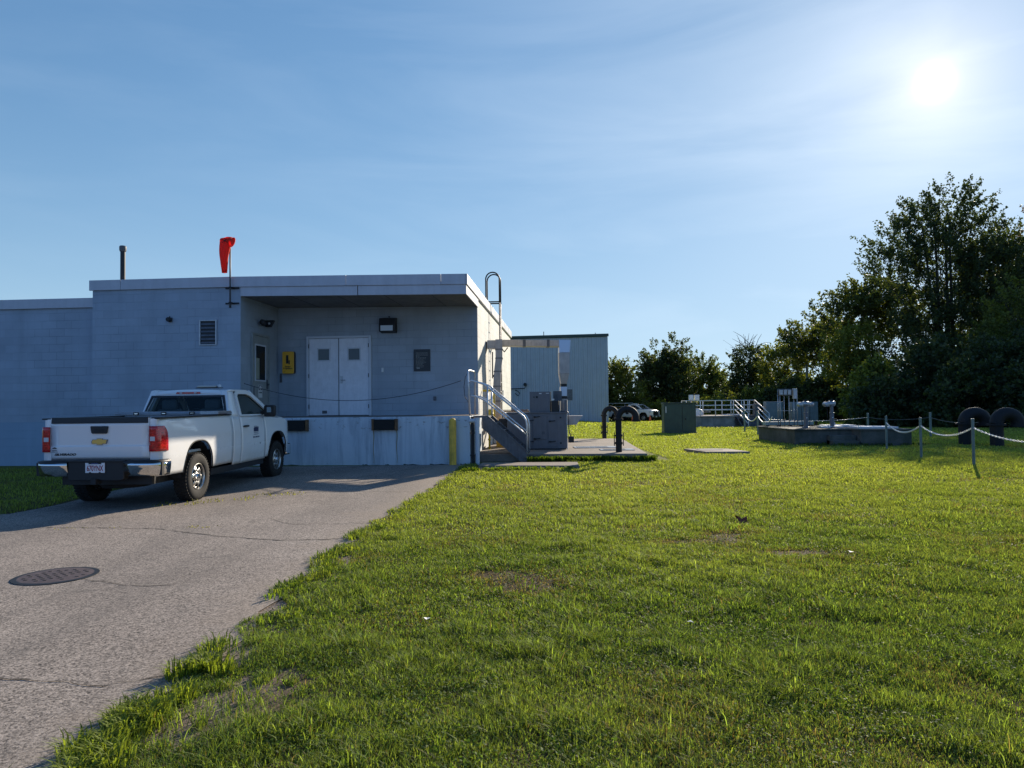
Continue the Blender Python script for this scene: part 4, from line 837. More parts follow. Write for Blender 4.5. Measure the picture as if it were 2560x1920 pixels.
        # wheels and dark wheel arches
        for ay in (AX_R, AX_F):
            make_wheel(t, s*.845, ay, s)
            mb = MB(); P = [(ay+.50*math.cos(R(a)), .42+.585*max(0,math.sin(R(a)))**.8) for a in range(0,181,12)]; rows = [[(s*.42,y,z) for y,z in P],[(s*.93,y,z) for y,z in P]]; mb.grid(rows); mb.build('wheel_arch', M['black'], t)
            mb = MB(); mb.add([(s*.42,ay+.52*math.cos(R(a)),.40+.62*max(0,math.sin(R(a)))) for a in range(0,181,12)],[tuple(range(16))]); mb.build('arch_lining', M['black'], t)
            P = [(s*(side_x(ay+.5*math.copysign(abs(math.sin(q)),math.sin(q)),z_)+.002), ay+.5*math.sin(q), z_) for q in np.linspace(-math.pi/2,math.pi/2,25) for z_ in [arch_z(ay+.4999*math.sin(q),.50,ay)]]; MB().tube(P,.009,6).build('arch_trim', M['rubber'], t, smooth=True)
        MB().box(s*.78,s*.90,1.80,4.1,.36,.47).build('sill', M['black'], t)
        # door badge and decals
    # bed floor and inner walls
    MB().box(-.80,.80,.14,2.58,.80,.84).box(-.88,-.80,.14,2.58,1.03,1.39).box(.80,.88,.14,2.58,1.03,1.39).box(-.80,.80,2.53,2.58,.84,1.36).build('bed', paint, t)
    MB().box(-.72,.72,.3,5.3,.38,.60).build('chassis', M['black'], t); MB().box(-.35,.35,4.2,5.2,.6,1.1).build('engine_bay', M['black'], t)
    MB().tube([(-.80,AX_R,RW),(.80,AX_R,RW)],.06,10).build('axle', M['black'], t); MB().lathe([(.05,-.14),(.15,-.08),(.15,.08),(.05,.14)],(.0,AX_R,RW),'x',14).build('differential', M['black'], t)
    MB().tube([(.35,2.2,.42),(.40,1.7,.40),(.45,.9,.45),(.55,.35,.42)],.035,8).build('exhaust_pipe', M['rust'], t)
    MB().lathe([(.36,.30),(.375,.34),(.375,.46),(.36,.50)],(0,.80,0),'z',24).build('spare_tyre', M['tyre'], t)
    # tailgate
    rows = []
    prof = [(.795,.128),(.83,.120),(.98,.114),(1.0,.128),(1.30,.122),(1.345,.118)]
    mb = MB(); mb.grid([[(x,y,z) for x in np.linspace(-.775,.775,12)] for z,y in prof]); tg = mb.build('tailgate', paint, t, auto=30, solid=.03)
    mb = MB(); mb.ext([(.108,1.335),(.118,1.425),(.17,1.43),(.17,1.335)][::-1],'x',-.765,.765); mb.build('tailgate_cap', M['black'], tg, bevel=.006)
    mb = MB(); mb.box(-.775,-.762,.118,.17,1.345,1.415).box(.762,.775,.118,.17,1.345,1.415); mb.build('cap_end', paint, tg)
    pts = [(-.135,1.292),(-.14,1.28),(-.125,1.19),(-.11,1.178),(.11,1.178),(.125,1.19),(.14,1.28),(.135,1.292)]
    h = MB().ext(pts,'y',.100,.118).build('tailgate_handle', M['black'], tg, bevel=.006); MB().box(-.08,.08,.096,.0995,1.20,1.25).build('latch', M['darksteel'], h)
    gold = mat('gold emblem', (.62,.42,.12), .3, .8); rimm = mat('emblem rim', (.20,.20,.20), .3, .8)
    def bow(k, dx=0): return [(-.125*k,1.055-.002),(-.105*k,1.055+.033*k),(-.042*k,1.055+.033*k),(-.042*k,1.055+.048*k),(.045*k,1.055+.048*k),(.045*k,1.055+.033*k),(.125*k,1.055+.033*k),(.105*k,1.055-.030*k),(.045*k,1.055-.030*k),(.045*k,1.055-.045*k),(-.042*k,1.055-.045*k),(-.042*k,1.055-.030*k),(-.118*k,1.055-.030*k)]
    e = MB().ext(bow(1.04),'y',.108,.120).build('emblem', rimm, tg); MB().ext(bow(.94),'y',.1055,.1078).build('emblem_face', gold, e, bevel=.001)
    text_obj('SILVERADO', .046, .002, 'lettering', M['darksteel'], tg, (-.545,.113,.862), sx=1.42, shear=.25, bold=.0015)
    st = text_obj('AUTO', .024, .001, 'dealer_sticker', M['darksteel'], tg, (-.715,.113,.925), sx=1.1); MB().ext(arc(-.71,.94,.035,20,160,8)+[(-.71-.05,.953)],'y',.1115,.113).build('dealer_sticker', M['darksteel'], tg); MB().box(-.765,-.66,.112,.1135,.90,.905).build('dealer_sticker', M['darksteel'], tg)
    MB().box(-.775,.775,.13,.17,.765,.793).build('lower_trim', M['galvdull'], t)
    # bumper middle
    mb = MB(); pts = [(-.44,.775),(.44,.775),(.44,.50),(.40,.47),(-.40,.47),(-.44,.50)]; mb.ext(pts,'y',.02,.16); bm = mb.build('rear_bumper', M['black'], t, bevel=.012)
    MB().box(-.99,.99,.10,.16,.54,.74).build('bumper_beam', M['black'], t); MB().box(-.46,.46,.0,.14,.752,.778).build('bumper_step', M['black'], t, bevel=.006)
    MB().box(-.04,.04,-.04,.1,.42,.50).build('tow_hitch', M['black'], t)
    lp = MB().box(-.152,.152,.003,.012,.592,.742).build('license_plate', mat('plate white', (.78,.76,.76), .5), t, bevel=.002)
    red = mat('plate red', (.30,.02,.03), .5); text_obj('670YNX', .118, .0008, 'plate_number', red, lp, (0,.0015,.657), sx=.60, bold=.002)
    MB().box(-.10,.10,.001,.0025,.722,.742).build('plate_frame', M['black'], lp); mb = MB(); mb.box(-.055,.055,.0,.0009,.727,.737); mb.build('plate_header', mat('plate blue', (.05,.08,.25), .5), lp)
    MB().box(-.09,-.06,.0,.0025,.592,.604).box(.06,.09,.0,.0025,.592,.604).build('plate_slot', M['black'], lp)
    # tool box
    bx = MB().box(-.78,.78,2.02,2.50,1.10,1.42).build('tool_box', M['diamond'], t); mb = MB(); mb.box(-.965,.965,1.99,2.53,1.425,1.452); mb.box(-.955,.955,1.998,2.522,1.452,1.478); mb.build('tool_box_lid', M['diamond'], bx, bevel=.006)
    for x in (-.55,-.04,.48): MB().box(x-.05,x+.05,1.982,1.9885,1.425,1.47).build('latch', M['black'], bx); MB().box(x-.03,x+.03,1.978,1.9815,1.44,1.455).build('latch_plate', M['chrome'], bx) 
    MB().box(.62,.96,1.98,1.9885,1.425,1.478).build('end_plate', M['galv'], bx)
    # cab rear wall, glass and seats
    mb = MB(); ring_fill(mb, [(-.86,2.62,1.10),(.86,2.62,1.10),(.86,2.635,1.37),(.745,2.80,1.845),(-.745,2.80,1.845),(-.86,2.635,1.37)], [(-.84,2.622,1.12),(.84,2.622,1.12),(.795,2.645,1.41),(.690,2.770,1.755),(-.690,2.770,1.755),(-.795,2.645,1.41)]); mb.build('cab_rear', paint, t, solid=.02)
    mb = MB(); mb.add([(-.84,2.63,1.05),(.84,2.63,1.05),(.84,2.64,1.40),(-.84,2.64,1.40)],[(0,1,2,3)]); mb.build('cab_rear', paint, t)
    o4 = [(-.815,2.636,1.395),(.815,2.636,1.395),(.712,2.770,1.775),(-.712,2.770,1.775)]; i4 = [(-.765,2.643,1.425),(.765,2.643,1.425),(.672,2.757,1.735),(-.672,2.757,1.735)]
    rg = MB(); rg.add(o4,[(0,1,2,3)]); g = rg.build('rear_window', M['carglass'], t); rg = MB(); ring_fill(rg, [(x,y-.004,z) for x,y,z in o4], [(x,y-.004,z) for x,y,z in i4]); rg.build('window_seal', M['black'], g)
    # roof
    rows = []
    for y,zc in ((2.775,1.80),(2.80,1.855),(2.90,1.885),(3.15,1.902),(3.45,1.902),(3.72,1.885),(3.86,1.85)):
        hw = .735 if y > 2.79 else .72; rows.append([(hw*f, y+(.0 if abs(f) < .9 else .01), zc-.035*abs(f)**2.5) for f in np.linspace(-1,1,15)])
    MB().grid(rows).build('roof', paint, t, smooth=True, solid=.02)
    for s in (1,-1): MB().tube([(s*.725,2.80,1.845),(s*.735,2.95,1.862),(s*.735,3.6,1.862),(s*.72,3.84,1.835)],.022,8).build('drip_rail', paint, t, smooth=True)
    b3 = MB().ext([(-.24,1.812),(-.22,1.84),(.22,1.84),(.24,1.812),(.22,1.80),(-.22,1.80)],'y',2.765,2.80).build('brake_light', M['tail'], t, bevel=.004); MB().box(-.165,-.115,2.760,2.766,1.812,1.830).box(.115,.165,2.760,2.766,1.812,1.830).build('cargo_lamp', M['lensclear'], b3)
    lb = MB().box(-.05,.42,3.15,3.33,1.915,1.928).build('light_bar', M['black'], t); MB().box(-.03,.34,3.16,3.32,1.929,1.965).build('lamp_lens', mat('pale lens', (.45,.42,.36), .2), lb, bevel=.012); MB().lathe([(.035,1.93),(.035,1.975),(.02,1.985)],(.385,3.24,0),'z',12).build('lamp_lens', M['lensclear'], lb)
    for x in (-.42,.42):
        MB().box(x-.26,x+.26,2.84,2.98,.95,1.52).build('seat_back', M['seat'], t, bevel=.06); MB().box(x-.15,x+.15,2.83,2.93,1.50,1.70).build('headrest', M['seat'], t, bevel=.05); MB().box(x-.26,x+.26,2.95,3.45,.85,1.0).build('seat', M['seat'], t, bevel=.04)
    MB().box(-.85,.85,3.95,4.45,.9,1.33).build('dashboard', M['interior'], t, bevel=.04); P = [(-.40+.19*math.cos(a),3.82+.06*math.sin(a),1.33+.17*math.sin(a)) for a in np.linspace(0,2*math.pi,24,endpoint=False)]; MB().tube(P,.015,6,close=True).build('steering_wheel', M['black'], t, smooth=True)
    MB().box(-.9,.9,2.65,4.5,.60,.66).build('cab_floor', M['black'], t)
    # windscreen and bonnet
    mb = MB(); mb.add([(-.70,3.86,1.845),(.70,3.86,1.845),(.84,4.52,1.355),(-.84,4.52,1.355)],[(0,1,2,3)]); mb.build('windscreen', M['carglass'], t)
    for s in (1,-1): MB().tube([(s*.71,3.82,1.85),(s*.80,4.2,1.60),(s*.88,4.56,1.34)],.03,8).build('pillar', paint, t, smooth=True)
    rows = []
    for y,zc,hw in ((4.50,1.345,.885),(4.8,1.345,.895),(5.15,1.31,.89),(5.45,1.255,.85),(5.62,1.18,.78),(5.68,1.08,.74)): rows.append([(hw*f,y,zc+.03*(1-f*f)-.02*abs(f)**4) for f in np.linspace(-1,1,15)])
    MB().grid(rows).build('bonnet', paint, t, smooth=True, solid=.015)
    MB().box(-.60,.60,5.58,5.66,.72,1.10).build('grille', M['black'], t); MB().box(-.60,.60,5.66,5.68,.92,.95).build('grille_bar', M['chrome'], t)
    for s in (1,-1): MB().box(s*.61,s*.78,5.46,5.62,.82,1.08).build('headlight', M['lensclear'], t, bevel=.03)
    MB().box(-.88,.88,5.50,5.78,.42,.68).build('front_bumper', M['chrome'], t, bevel=.04)
    return t
truck = make_truck()
def truck_marks():
    # door decals and lettering on the right-hand door
    dk = mat('decal blue', (.015,.025,.09), .5)
    door = [c for c in kids(truck) if c.name.startswith('door')][0]
    y0 = 3.60; xs = side_x(3.6,1.1)+.003
    mb = MB(); rr = random.Random(5)
    heights = [.05,.10,.06,.12,.07,.055,.11,.065,.09,.05,.10,.07]
    for k,hh in enumerate(heights): y = y0-.11+k*.019; mb.ext([(y,1.045),(y+.0185,1.045),(y+.0185,1.085+hh*.4),(y+.009,1.085+hh*.75),(y,1.085+hh*.4)],'x',xs,xs+.0015)
    mb.build('door_decal', dk, door)
    mb = MB()
    for z in (1.02,.985):
        a = []; b_ = []
        for k in range(33): y = y0-.115+k*.0073; w = .007*math.sin(k*.9); a.append((xs+.0015,y,z+w)); b_.append((xs+.0015,y,z+w+.009))
        mb.grid([a,b_])
    mb.build('door_decal', dk, door)
    text_obj('WEST CARROLLTON', .038, .001, 'door_lettering', dk, door, (xs+.0005,y0+.01,.935), rot=(R(90),0,R(90)), sx=.85, bold=.001)
    text_obj('SILVERADO', .036, .001, 'door_lettering', M['darksteel'], door, (xs-.001,3.88,.80), rot=(R(90),0,R(90)), sx=1.15, bold=.001)
# second truck: the same shell, other front, a ladder rack instead of the tool box
def second_truck():
    t = copy_tree(truck); t.name = 'pickup_truck'
    skip = ('tool_box','license_plate','light_bar','grille','front_bumper','seat','tail_light')
    def drop(o):
        for c in kids(o): drop(c)
        bpy.data.objects.remove(o)
    for c in kids(t):
        if any(c.name.startswith(k) for k in skip) or c.name.startswith('headlight'): drop(c)
    phi = R(38); hd = Vector((math.cos(phi), -math.sin(phi), 0)); nose = Vector((15.55,77.6,0)); p = nose-hd*5.6
    t.location = (p.x, p.y, -.46); t.rotation_euler = (0,0,-R(90)-phi)
    tag(t, 'distant white pickup with a black push bar parked beyond the lawn', 'pickup truck')
    MB().box(-.80,.80,5.50,5.60,.68,1.16).build('grille', M['black'], t, bevel=.03); MB().box(-.12,.12,5.60,5.615,.90,.98).build('emblem', M['chrome'], t)
    for s in (1,-1): MB().box(s*.80,s*.95,5.36,5.58,.88,1.14).build('headlight', M['lensclear'], t, bevel=.03)
    MB().box(-.98,.98,5.50,5.78,.40,.66).build('front_bumper', M['black'], t, bevel=.04)
    for s in (1,-1): MB().box(s*.60,s*.98,5.785,5.80,.52,.66).build('fog_lamp', M['lensclear'], t)
    MB().box(-.18,.18,5.785,5.80,.46,.60).build('license_plate', M['white'], t)
    MB().box(-.20,.45,3.2,3.4,1.93,1.98).build('light_bar', M['white'], t)
    mb = MB()
    for s in (-.85,.85):
        mb.tube([(s,.2,1.40),(s,.2,2.02)],.03,6); mb.tube([(s,2.4,1.40),(s,2.4,2.02)],.03,6); mb.tube([(s,.0,2.02),(s,2.5,2.02)],.03,6); mb.tube([(s,.2,1.65),(s,2.4,1.65)],.02,6)
    for y in (.2,1.3,2.4): mb.tube([(-.85,y,2.02),(.85,y,2.02)],.03,6)
    mb.build('ladder_rack', M['white'], t)
second_truck(); truck_marks()
# ------------------------------------------------------------------ metal building and far structures
def build_metal_building():
    t = thing('metal_building', 'tall ribbed pale metal building with dark green roof trim behind the grey unit', 'building', (8.85,65.4,0), -TH)
    zt = lambda u: 7.98-.008*(-u)*1.0
    mb = MB(); mb.ext([(-26,-.3),(0,-.3),(0,7.72),(-26,7.50)],'y',.03,22); mb.build('wall', M['rib'], t)
    mb = MB(); n = 64
    for k in range(n):
        u = -k*.405-.02
        if u < -26: break
        top = 7.72+u*.0085; mb.add([(u-.05,.03,-.2),(u-.012,.0,-.2),(u+.012,.0,-.2),(u+.05,.03,-.2),(u-.05,.03,top),(u-.012,.0,top),(u+.012,.0,top),(u+.05,.03,top)],[(0,1,5,4),(1,2,6,5),(2,3,7,6)])
    mb.build('ribs', M['rib'], t)
    mb = MB(); 
    for k in range(n): u = -k*.405-.22; mb.box(u-.012,u+.012,.018,.0295,-.2,7.70+u*.0085)
    mb.build('panel_joints', mat('panel joint', (.15,.19,.21), .6), t)
    mb = MB(); mb.ext([(-26,7.52),(.12,7.74),(.12,8.0),(-26,7.78)],'y',-.14,.02); mb.build('roof_trim', M['trimgreen'], t, bevel=.03)
    mb = MB(); mb.ext([(-26,7.7),(.12,7.93),(.12,7.98),(-26,7.75)],'y',.03,22.2); mb.build('roof', M['trimgreen'], t)
    for u,h in ((-5.9,.42),(-1.05,.22)): MB().lathe([(.035,7.7),(.035,7.98+h)],(u,1.0,0),'z',8).build('vent_pipe', M['galvdull'], t)
    MB().box(-7.35,-7.25,-.02,.028,-.2,7.45).build('downspout', M['rib'], t)
    MB().box(.03,.16,2,2.3,6.2,6.35).build('wall_light', M['darksteel'], t)
    mb = MB(); mb.tube([(-9.4,-.12,3.0),(-7.7,-.12,3.05),(-7.65,-.12,3.15),(-7.65,-.12,3.35)],.04,6); mb.tube([(-8.6,-.14,2.9),(-8.35,-.14,2.8),(-8.15,-.14,2.6),(-8.3,-.14,2.35),(-8.6,-.14,2.6)],.04,6); mb.lathe([(.16,-.3),(.16,-.05)],(-7.65,0,3.4),'y',12); mb.build('wall_pipe', M['darksteel'], t)
    MB().box(-9.35,-9.0,-.2,.02,1.3,2.1).build('meter_box', M['galv'], t, bevel=.02)
    MB().box(-4.0,-3.3,-.04,.02,1.9,2.9).build('panel_box', M['galvdull'], t, bevel=.02)
build_metal_building()
def far_things():
    # green electrical cabinet
    t = thing('electrical_cabinet', 'dark green two door electrical cabinet standing alone on the lawn', 'electrical cabinet', (8.28,35.4,gz(8.28,35.4)), -R(3))
    MB().box(-.78,.78,-.38,.38,-.05,1.46).build('body', M['greenbox'], t, bevel=.015); MB().box(-.81,.81,-.42,.42,1.461,1.52).build('lid', M['greenbox'], t, bevel=.02); MB().box(-.80,.80,-.40,.40,-.06,.08).build('base', M['greenbox'], t, bevel=.01)
    for x0,x1 in ((-.74,.10),(.125,.74)): MB().box(x0,x1,-.395,-.382,.12,1.40).build('door', M['greenbox'], t, bevel=.004)
    MB().box(.23,.29,-.42,-.396,.66,.76).build('padlock', M['black'], t); MB().box(-.70,-.665,-.4,-.396,1.02,1.34).build('sticker', M['white'], t); MB().box(.105,.12,-.385,-.383,.12,1.40).build('door_gap', M['black'], t)
    # railed platform
    gx0 = 13.3; y0 = 50.6; W_ = M['white']
    t = thing('railed_platform', 'concrete platform with white pipe railings and steps behind the green cabinet', 'platform', (13.3,52,-.3))
    MB().prism([(.0,.9),(.45,0),(2.95,0),(2.95,.9),(4.8,.9),(4.8,4),(.0,4)], -.4, .76).build('concrete_base', M['conc'], t, bevel=.02); MB().prism([(-.08,.85),(.40,-.08),(3.0,-.08),(3.0,.85),(4.85,.85),(4.85,4.05),(-.08,4.05)], .765, .86).build('deck', M['conc'], t)
    def rail(pts, parent, hs=(.42,.76,1.12), z=.86, name='railing', posts=True):
        for h in hs: MB().tube([(x,y,z+h) for x,y in pts],.030,6).build('rail', W_, parent, smooth=True)
        for x,y in pts: MB().tube([(x,y,z-.02),(x,y,z+hs[-1])],.032,6).build('post', W_, parent, smooth=True)
    rail([(.02,.95),(.48,.05),(1.58,.05),(2.72,.05),(2.92,.1)],t); rail([(3.98,.95),(4.38,.95),(4.75,.95)],t,(.42,.76,1.12)); rail([(.02,.95),(.02,2.4),(.02,3.9),(1.7,3.9),(3.2,3.9),(4.75,3.9),(4.75,2.4),(4.75,.95)],t)
    # steps towards the lawn
    for k in range(6): MB().box(3.60,4.72,-.85+k*.28-.3,.86 if k == 5 else -.85+(k+1)*.28-.3,-.45,-.28+k*.19).build('step', M['galvdull'], t)
    for x in (3.26,4.74):
        for dz in (1.12,.78,.42): MB().tube([(x,.85,.86+dz),(x+.35*(1 if dz > 1 else .9),-1.1,-.10+dz)],.032,6).build('stair_rail', W_, t, smooth=True)
        MB().tube([(x+.35,-1.1,-.3),(x+.35,-1.1,1.02)],.03,6).build('post', W_, t, smooth=True)
        MB().ext([(.86,.86),(-1.15,-.15),(-1.15,-.4),(.86,.55)],'x',x+.05,x+.09).build('stringer', M['galvdull'], t)
    MB().box(2.9,4.0,1.6,2.8,.87,.93).build('hatch', W_, t)
    p = thing('pump_housing', 'rounded pale pump cover behind the white railings', 'pump', (14.1,54,.56)); MB().lathe([(.42,0),(.42,.25),(.34,.42),(.12,.52)],(0,0,0),'z',16).build('cover', M['white'], p, auto=60); MB().lathe([(.14,0),(.14,.62)],(-.35,-.1,0),'z',10).build('valve', M['galvdull'], p, auto=40)
    p = thing('control_boxes', 'two small white boxes on posts above the railings', 'control box', (14.0,54.6,.56)); 
    for x in (-.24,.20): MB().box(x-.17,x+.17,-.1,.1,1.18,1.58).build('box', M['white'], p, bevel=.02); MB().tube([(x,0,0),(x,0,1.2)],.03,6).build('post', M['galvdull'], p, smooth=True)
    MB().box(-.5,1.2,-.2,.0,.24,.27).build('tray', M['galv'], p)
    # grey enclosures left of the meter rack
    for i,(x,w,z0,z1,lab) in enumerate(((18.75,1.25,-.4,1.55,'wide grey green cabinet behind the meter rack'),(17.95,.35,-.4,1.40,'narrow grey cabinet beside the white stair railing'),(20.7,1.9,-.4,1.50,'broad grey cabinet seen through the meter rack'))):
        p = thing('utility_cabinet', lab, 'cabinet', (x,52.5,z0), 0, 'grey cabinets behind the tank'); MB().box(0,w,0,.6,.45,z1-z0).build('body', M['galvdull'] if i == 1 else worn('cabinet paint', (.22,.27,.28), .5, 0, .2, 2), p, bevel=.03)
        for k in range(4): MB().box(.05+k*(w-.1)/3-.02*(k > 0),.08+k*(w-.1)/3,.1,.5,0,.45).build('leg', M['darksteel'], p)
    # raised concrete tank
    t = thing('concrete_tank', 'raised square concrete tank wall with steps on the shaded side', 'concrete tank', (10.12,25.3,0)); o = Vector((10.12,25.3,0))
    L = lambda pts: [(x-10.12,y-25.3) for x,y in pts]
    MB().prism(L([(9.96,25.1),(11.85,24.85),(11.92,24.35),(13.5,24.05),(14.0,28.7),(9.92,28.7)]), -.4, .52).build('wall', M['concdark'], t, bevel=.02)
    MB().prism(L([(9.91,25.05),(11.82,24.8),(11.89,24.30),(13.55,24.0),(14.05,28.75),(9.87,28.75)]), .524, .57).build('coping', M['concdark'], t, bevel=.01)
    for k,(z,d) in enumerate(((.18,.50),(.36,.25))): MB().prism(L([(11.0,24.93-d),(11.85,24.80-d),(11.85,24.79),(11.0,24.92)]), -.3, z).build('step', M['concdark'], t, bevel=.01)
    MB().prism(L([(12.1,24.8),(13.35,24.6),(13.45,25.7),(12.2,25.9)]), .575, .635).build('hatch', M['white'], t); MB().prism(L([(11.75,26.6),(12.85,26.6),(13.0,27.6),(11.9,27.6)]), .575, .64).build('hatch', M['white'], t); MB().prism(L([(11.3,26.0),(12.1,26.0),(12.2,26.6),(11.4,26.6)]), .575, .625).build('hatch', M['white'], t)
    # teal channel behind
    p = thing('steel_trough', 'long pale green steel trough lying across the concrete tank', 'trough', (10.05,28.2,.57)); MB().box(0,1.9,0,.35,.04,.18).build('trough', worn('pale green steel', (.30,.38,.36), .6, 0, .2, 3), p, bevel=.01)
    for k in range(5): MB().box(.1+k*.45,.16+k*.45,.05,.30,0,.04).build('foot', M['black'], p)
    # meter rack
    t = thing('meter_rack', 'white pipe rack carrying three small boxes and one long box on the tank', 'meter rack', (10.38,27.75,.57))
    for x in (0,.08,.24,.43,.62,.75): MB().tube([(x,0,0),(x,0,1.46 if x in (0,.08,.75) else 1.22)],.016,6).build('post', M['galv'], t, smooth=True)
    for z in (.95-.33,.22,1.22): MB().tube([(-.02,.02,z),(.78,.02,z)],.012,6).build('crossbar', M['galv'], t, smooth=True)
    for x in (.10,.26,.42): MB().box(x-.065,x+.065,-.11,-.02,1.24,1.43).build('box', M['galv'], t, bevel=.008)
    MB().box(-.01,.55,-.015,.0,1.22,1.47).build('back_plate', M['galvdull'], t)
    MB().box(.565,.72,-.12,.0,1.08,1.48).build('long_box', M['galv'], t, bevel=.008)
    # valve actuators
    for i,(x,y,lab,s_) in enumerate(((10.74,26.0,'leftmost of the three valve actuators on grey columns',-1),(11.02,26.7,'middle valve actuator column partly behind its left neighbour',1),(11.73,26.1,'separate right hand valve actuator with pale motor housing',-1))):
        p = thing('valve_actuator', lab, 'valve actuator', (x,y,.57), 0, 'valve actuators on the concrete tank')
        MB().lathe([(.14,0),(.14,.03),(.075,.05),(.075,.52),(.085,.53),(.085,.56),(.06,.57),(.06,.80)],(0,0,0),'z',16).build('column', M['hvac'] if i else M['hvac'], p, auto=40)
        MB().lathe([(.04,-.14),(.095,-.11),(.105,.0),(.095,.10),(.05,.14)],(0,0,.88),'x',16).build('gear_housing', M['galv'], p, auto=50); MB().lathe([(.03,-.12),(.085,-.10),(.09,.12),(.05,.15)],(s_*.20,0,.86),'z' if 0 else 'y',16).build('motor', M['galv'], p, auto=50)
        MB().lathe([(.04,.96),(.05,1.0),(.02,1.04)],(0,0,0),'z',10).build('cap', M['darksteel'], p); MB().tube([(-.12,0,1.03),(.12,0,1.03)],.008,6).build('lever', M['darksteel'], p); MB().tube([(s_*.17,.0,.80),(s_*.15,0,.3),(s_*.13,0,0)],.010,6).build('conduit', M['darksteel'], p); MB().box(-.02,.02,-.085,-.07,.36,.39).build('tag', M['white'], p)
    p = thing('hand_valve', 'small pale hand valve beside the white hatch slabs', 'valve', (12.15,26.9,.64)); MB().lathe([(.06,0),(.06,.08),(.03,.1),(.03,.2),(.012,.22),(.012,.34)],(0,0,0),'z',12).build('stem', M['galv'], p, auto=40); MB().tube([(.1*math.cos(a),.1*math.sin(a),.22) for a in np.linspace(0,6.28,16,endpoint=False)],.01,6,close=True).build('handwheel', M['darksteel'], p)
    # chain fence posts
    posts = {}
    for k,(x,y,h,lab) in enumerate(((10.42,16.1,1.06,'nearest post of the white chain fence on the lawn'),(10.67,18.6,1.05,'second post of the white chain fence at the edge of the shade'),(11.72,22.3,1.05,'post of the white chain fence in front of the concrete tank'),(11.25,32.6,1.1,'right post of the pair before the white railed steps'),(11.82,36.2,1.1,'left post of the pair before the white railed steps'),(16.4,32.8,.95,'left post of the far chain row under the trees'),(17.4,29.6,1.0,'right post of the far chain row under the trees'),(10.9,13.3,1.06,'post holding the near end of the white chain'))):
        z = gz(x,y); p = thing('chain_post', lab, 'fence post', (x,y,z), 0, 'posts of the chain fence'); r_ = .032 if y < 25 else .045
        MB().lathe([(r_,-.05),(r_,h-.03),(r_*1.15,h-.03),(r_*1.15,h-.005),(r_*.5,h+.01)],(0,0,0),'z',12).build('post', M['postpaint'], p, auto=50)
        MB().tube([(r_,0,h-.2),(r_+.035,0,h-.2),(r_+.035,0,h-.235)],.006,5).build('hook', M['galvdull'], p); posts[k] = (x,y,z+h-.2)
    def chain(a, b_, sag, lab, real=True, rad=.011, col='chain'):
        a = Vector(a); b_ = Vector(b_); L_ = (b_-a).length; P = lambda f: a.lerp(b_,f)+Vector((0,0,-sag*4*f*(1-f)))
        mb = MB()
        if real:
            n = int(L_*1.06/.048)
            for k in range(n):
                p0, p1 = P(k/n), P((k+1)/n); c = (p0+p1)/2; d = (p1-p0).normalized(); s_ = d.cross(Vector((0,0,1))).normalized(); u = s_.cross(d)
                if k % 2: s_ = u
                mb.tube([c+d*(.034*math.cos(q))+s_*(.018*math.sin(q)) for q in np.linspace(0,2*math.pi,10,endpoint=False)],.0068,5,close=True)
        else: mb.tube([P(f) for f in np.linspace(0,1,20)],rad,6)
        o = mb.build('chain', M[col], None, smooth=True); tag(o, lab, 'chain', 'chains of the chain fence')
    h = .06
    chain(posts[0],posts[7],.24,'white plastic chain running off the right from the nearest post'); chain(posts[1],posts[0],.22,'white plastic chain between the nearest two posts'); chain(posts[2],posts[1],.24,'white plastic chain between the tank post and the second post')
    chain(posts[4],posts[3],.30,'pale chain hanging between the two posts before the railed steps',False,.022); chain(posts[3],(10.35,28.3,.95),.30,'pale chain hanging from the right step post towards the meter rack',False,.020)
    chain(posts[5],posts[6],.10,'thin dull chain between the far posts under the trees',False,.012,'galvdull'); chain((10.2,28.9,.85),posts[5],.12,'long thin chain running behind the actuators to the far post',False,.014,'galv'); chain(posts[6],(16.2,24.6,.75),.10,'thin chain from the far right post to the dark goosenecks',False,.010,'galvdull')
    # traffic cones
    for x,y,lab in ((14.75,76.2,'small orange traffic cone in front of the distant pickup'),(12.95,76.6,'small orange traffic cone beside the distant pickup door')):
        p = thing('traffic_cone', lab, 'traffic cone', (x,y,-.44), 0, 'orange cones by the distant pickup'); MB().lathe([(.15,.03),(.03,.72)],(0,0,0),'z',12).build('cone', M['cone'], p, auto=60); MB().box(-.2,.2,-.2,.2,0,.03).build('base', M['cone'], p)
    # distant sheds
    p = thing('distant_shed', 'grey distant shed with a sloping roof between the trees', 'building', (21.9,108,-.6)); MB().ext([(0,0),(4.6,0),(4.6,4.9),(1.2,4.3),(.2,3.6)],'y',0,8).build('wall', worn('grey cladding', (.20,.23,.25), .7, 0, .2, 1), p); MB().ext([(-.4,3.45),(1.1,4.25),(4.8,4.92),(4.8,5.05),(1.0,4.4),(-.4,3.6)],'y',-.3,8.3).build('roof', M['darksteel'], p)
    p = thing('distant_building', 'long low dark building far beyond the lawn', 'building', (17.5,106,-.6)); MB().box(0,11,0,6,0,3.0).build('wall', worn('dark cladding', (.10,.13,.15), .7, 0, .2, 1), p); MB().box(-.2,11.2,-.2,6.2,3.0,3.2).build('roof', M['galvdull'], p)
    p = thing('distant_house', 'small far grey building on the horizon beyond the shed', 'building', (34,230,-1)); MB().box(-9,0,0,10,0,7).build('wall', worn('far wall', (.16,.20,.23), .8, 0, .2, .5), p); MB().box(-9.2,.2,-.2,10.2,7,7.6).build('roof', M['darksteel'], p)
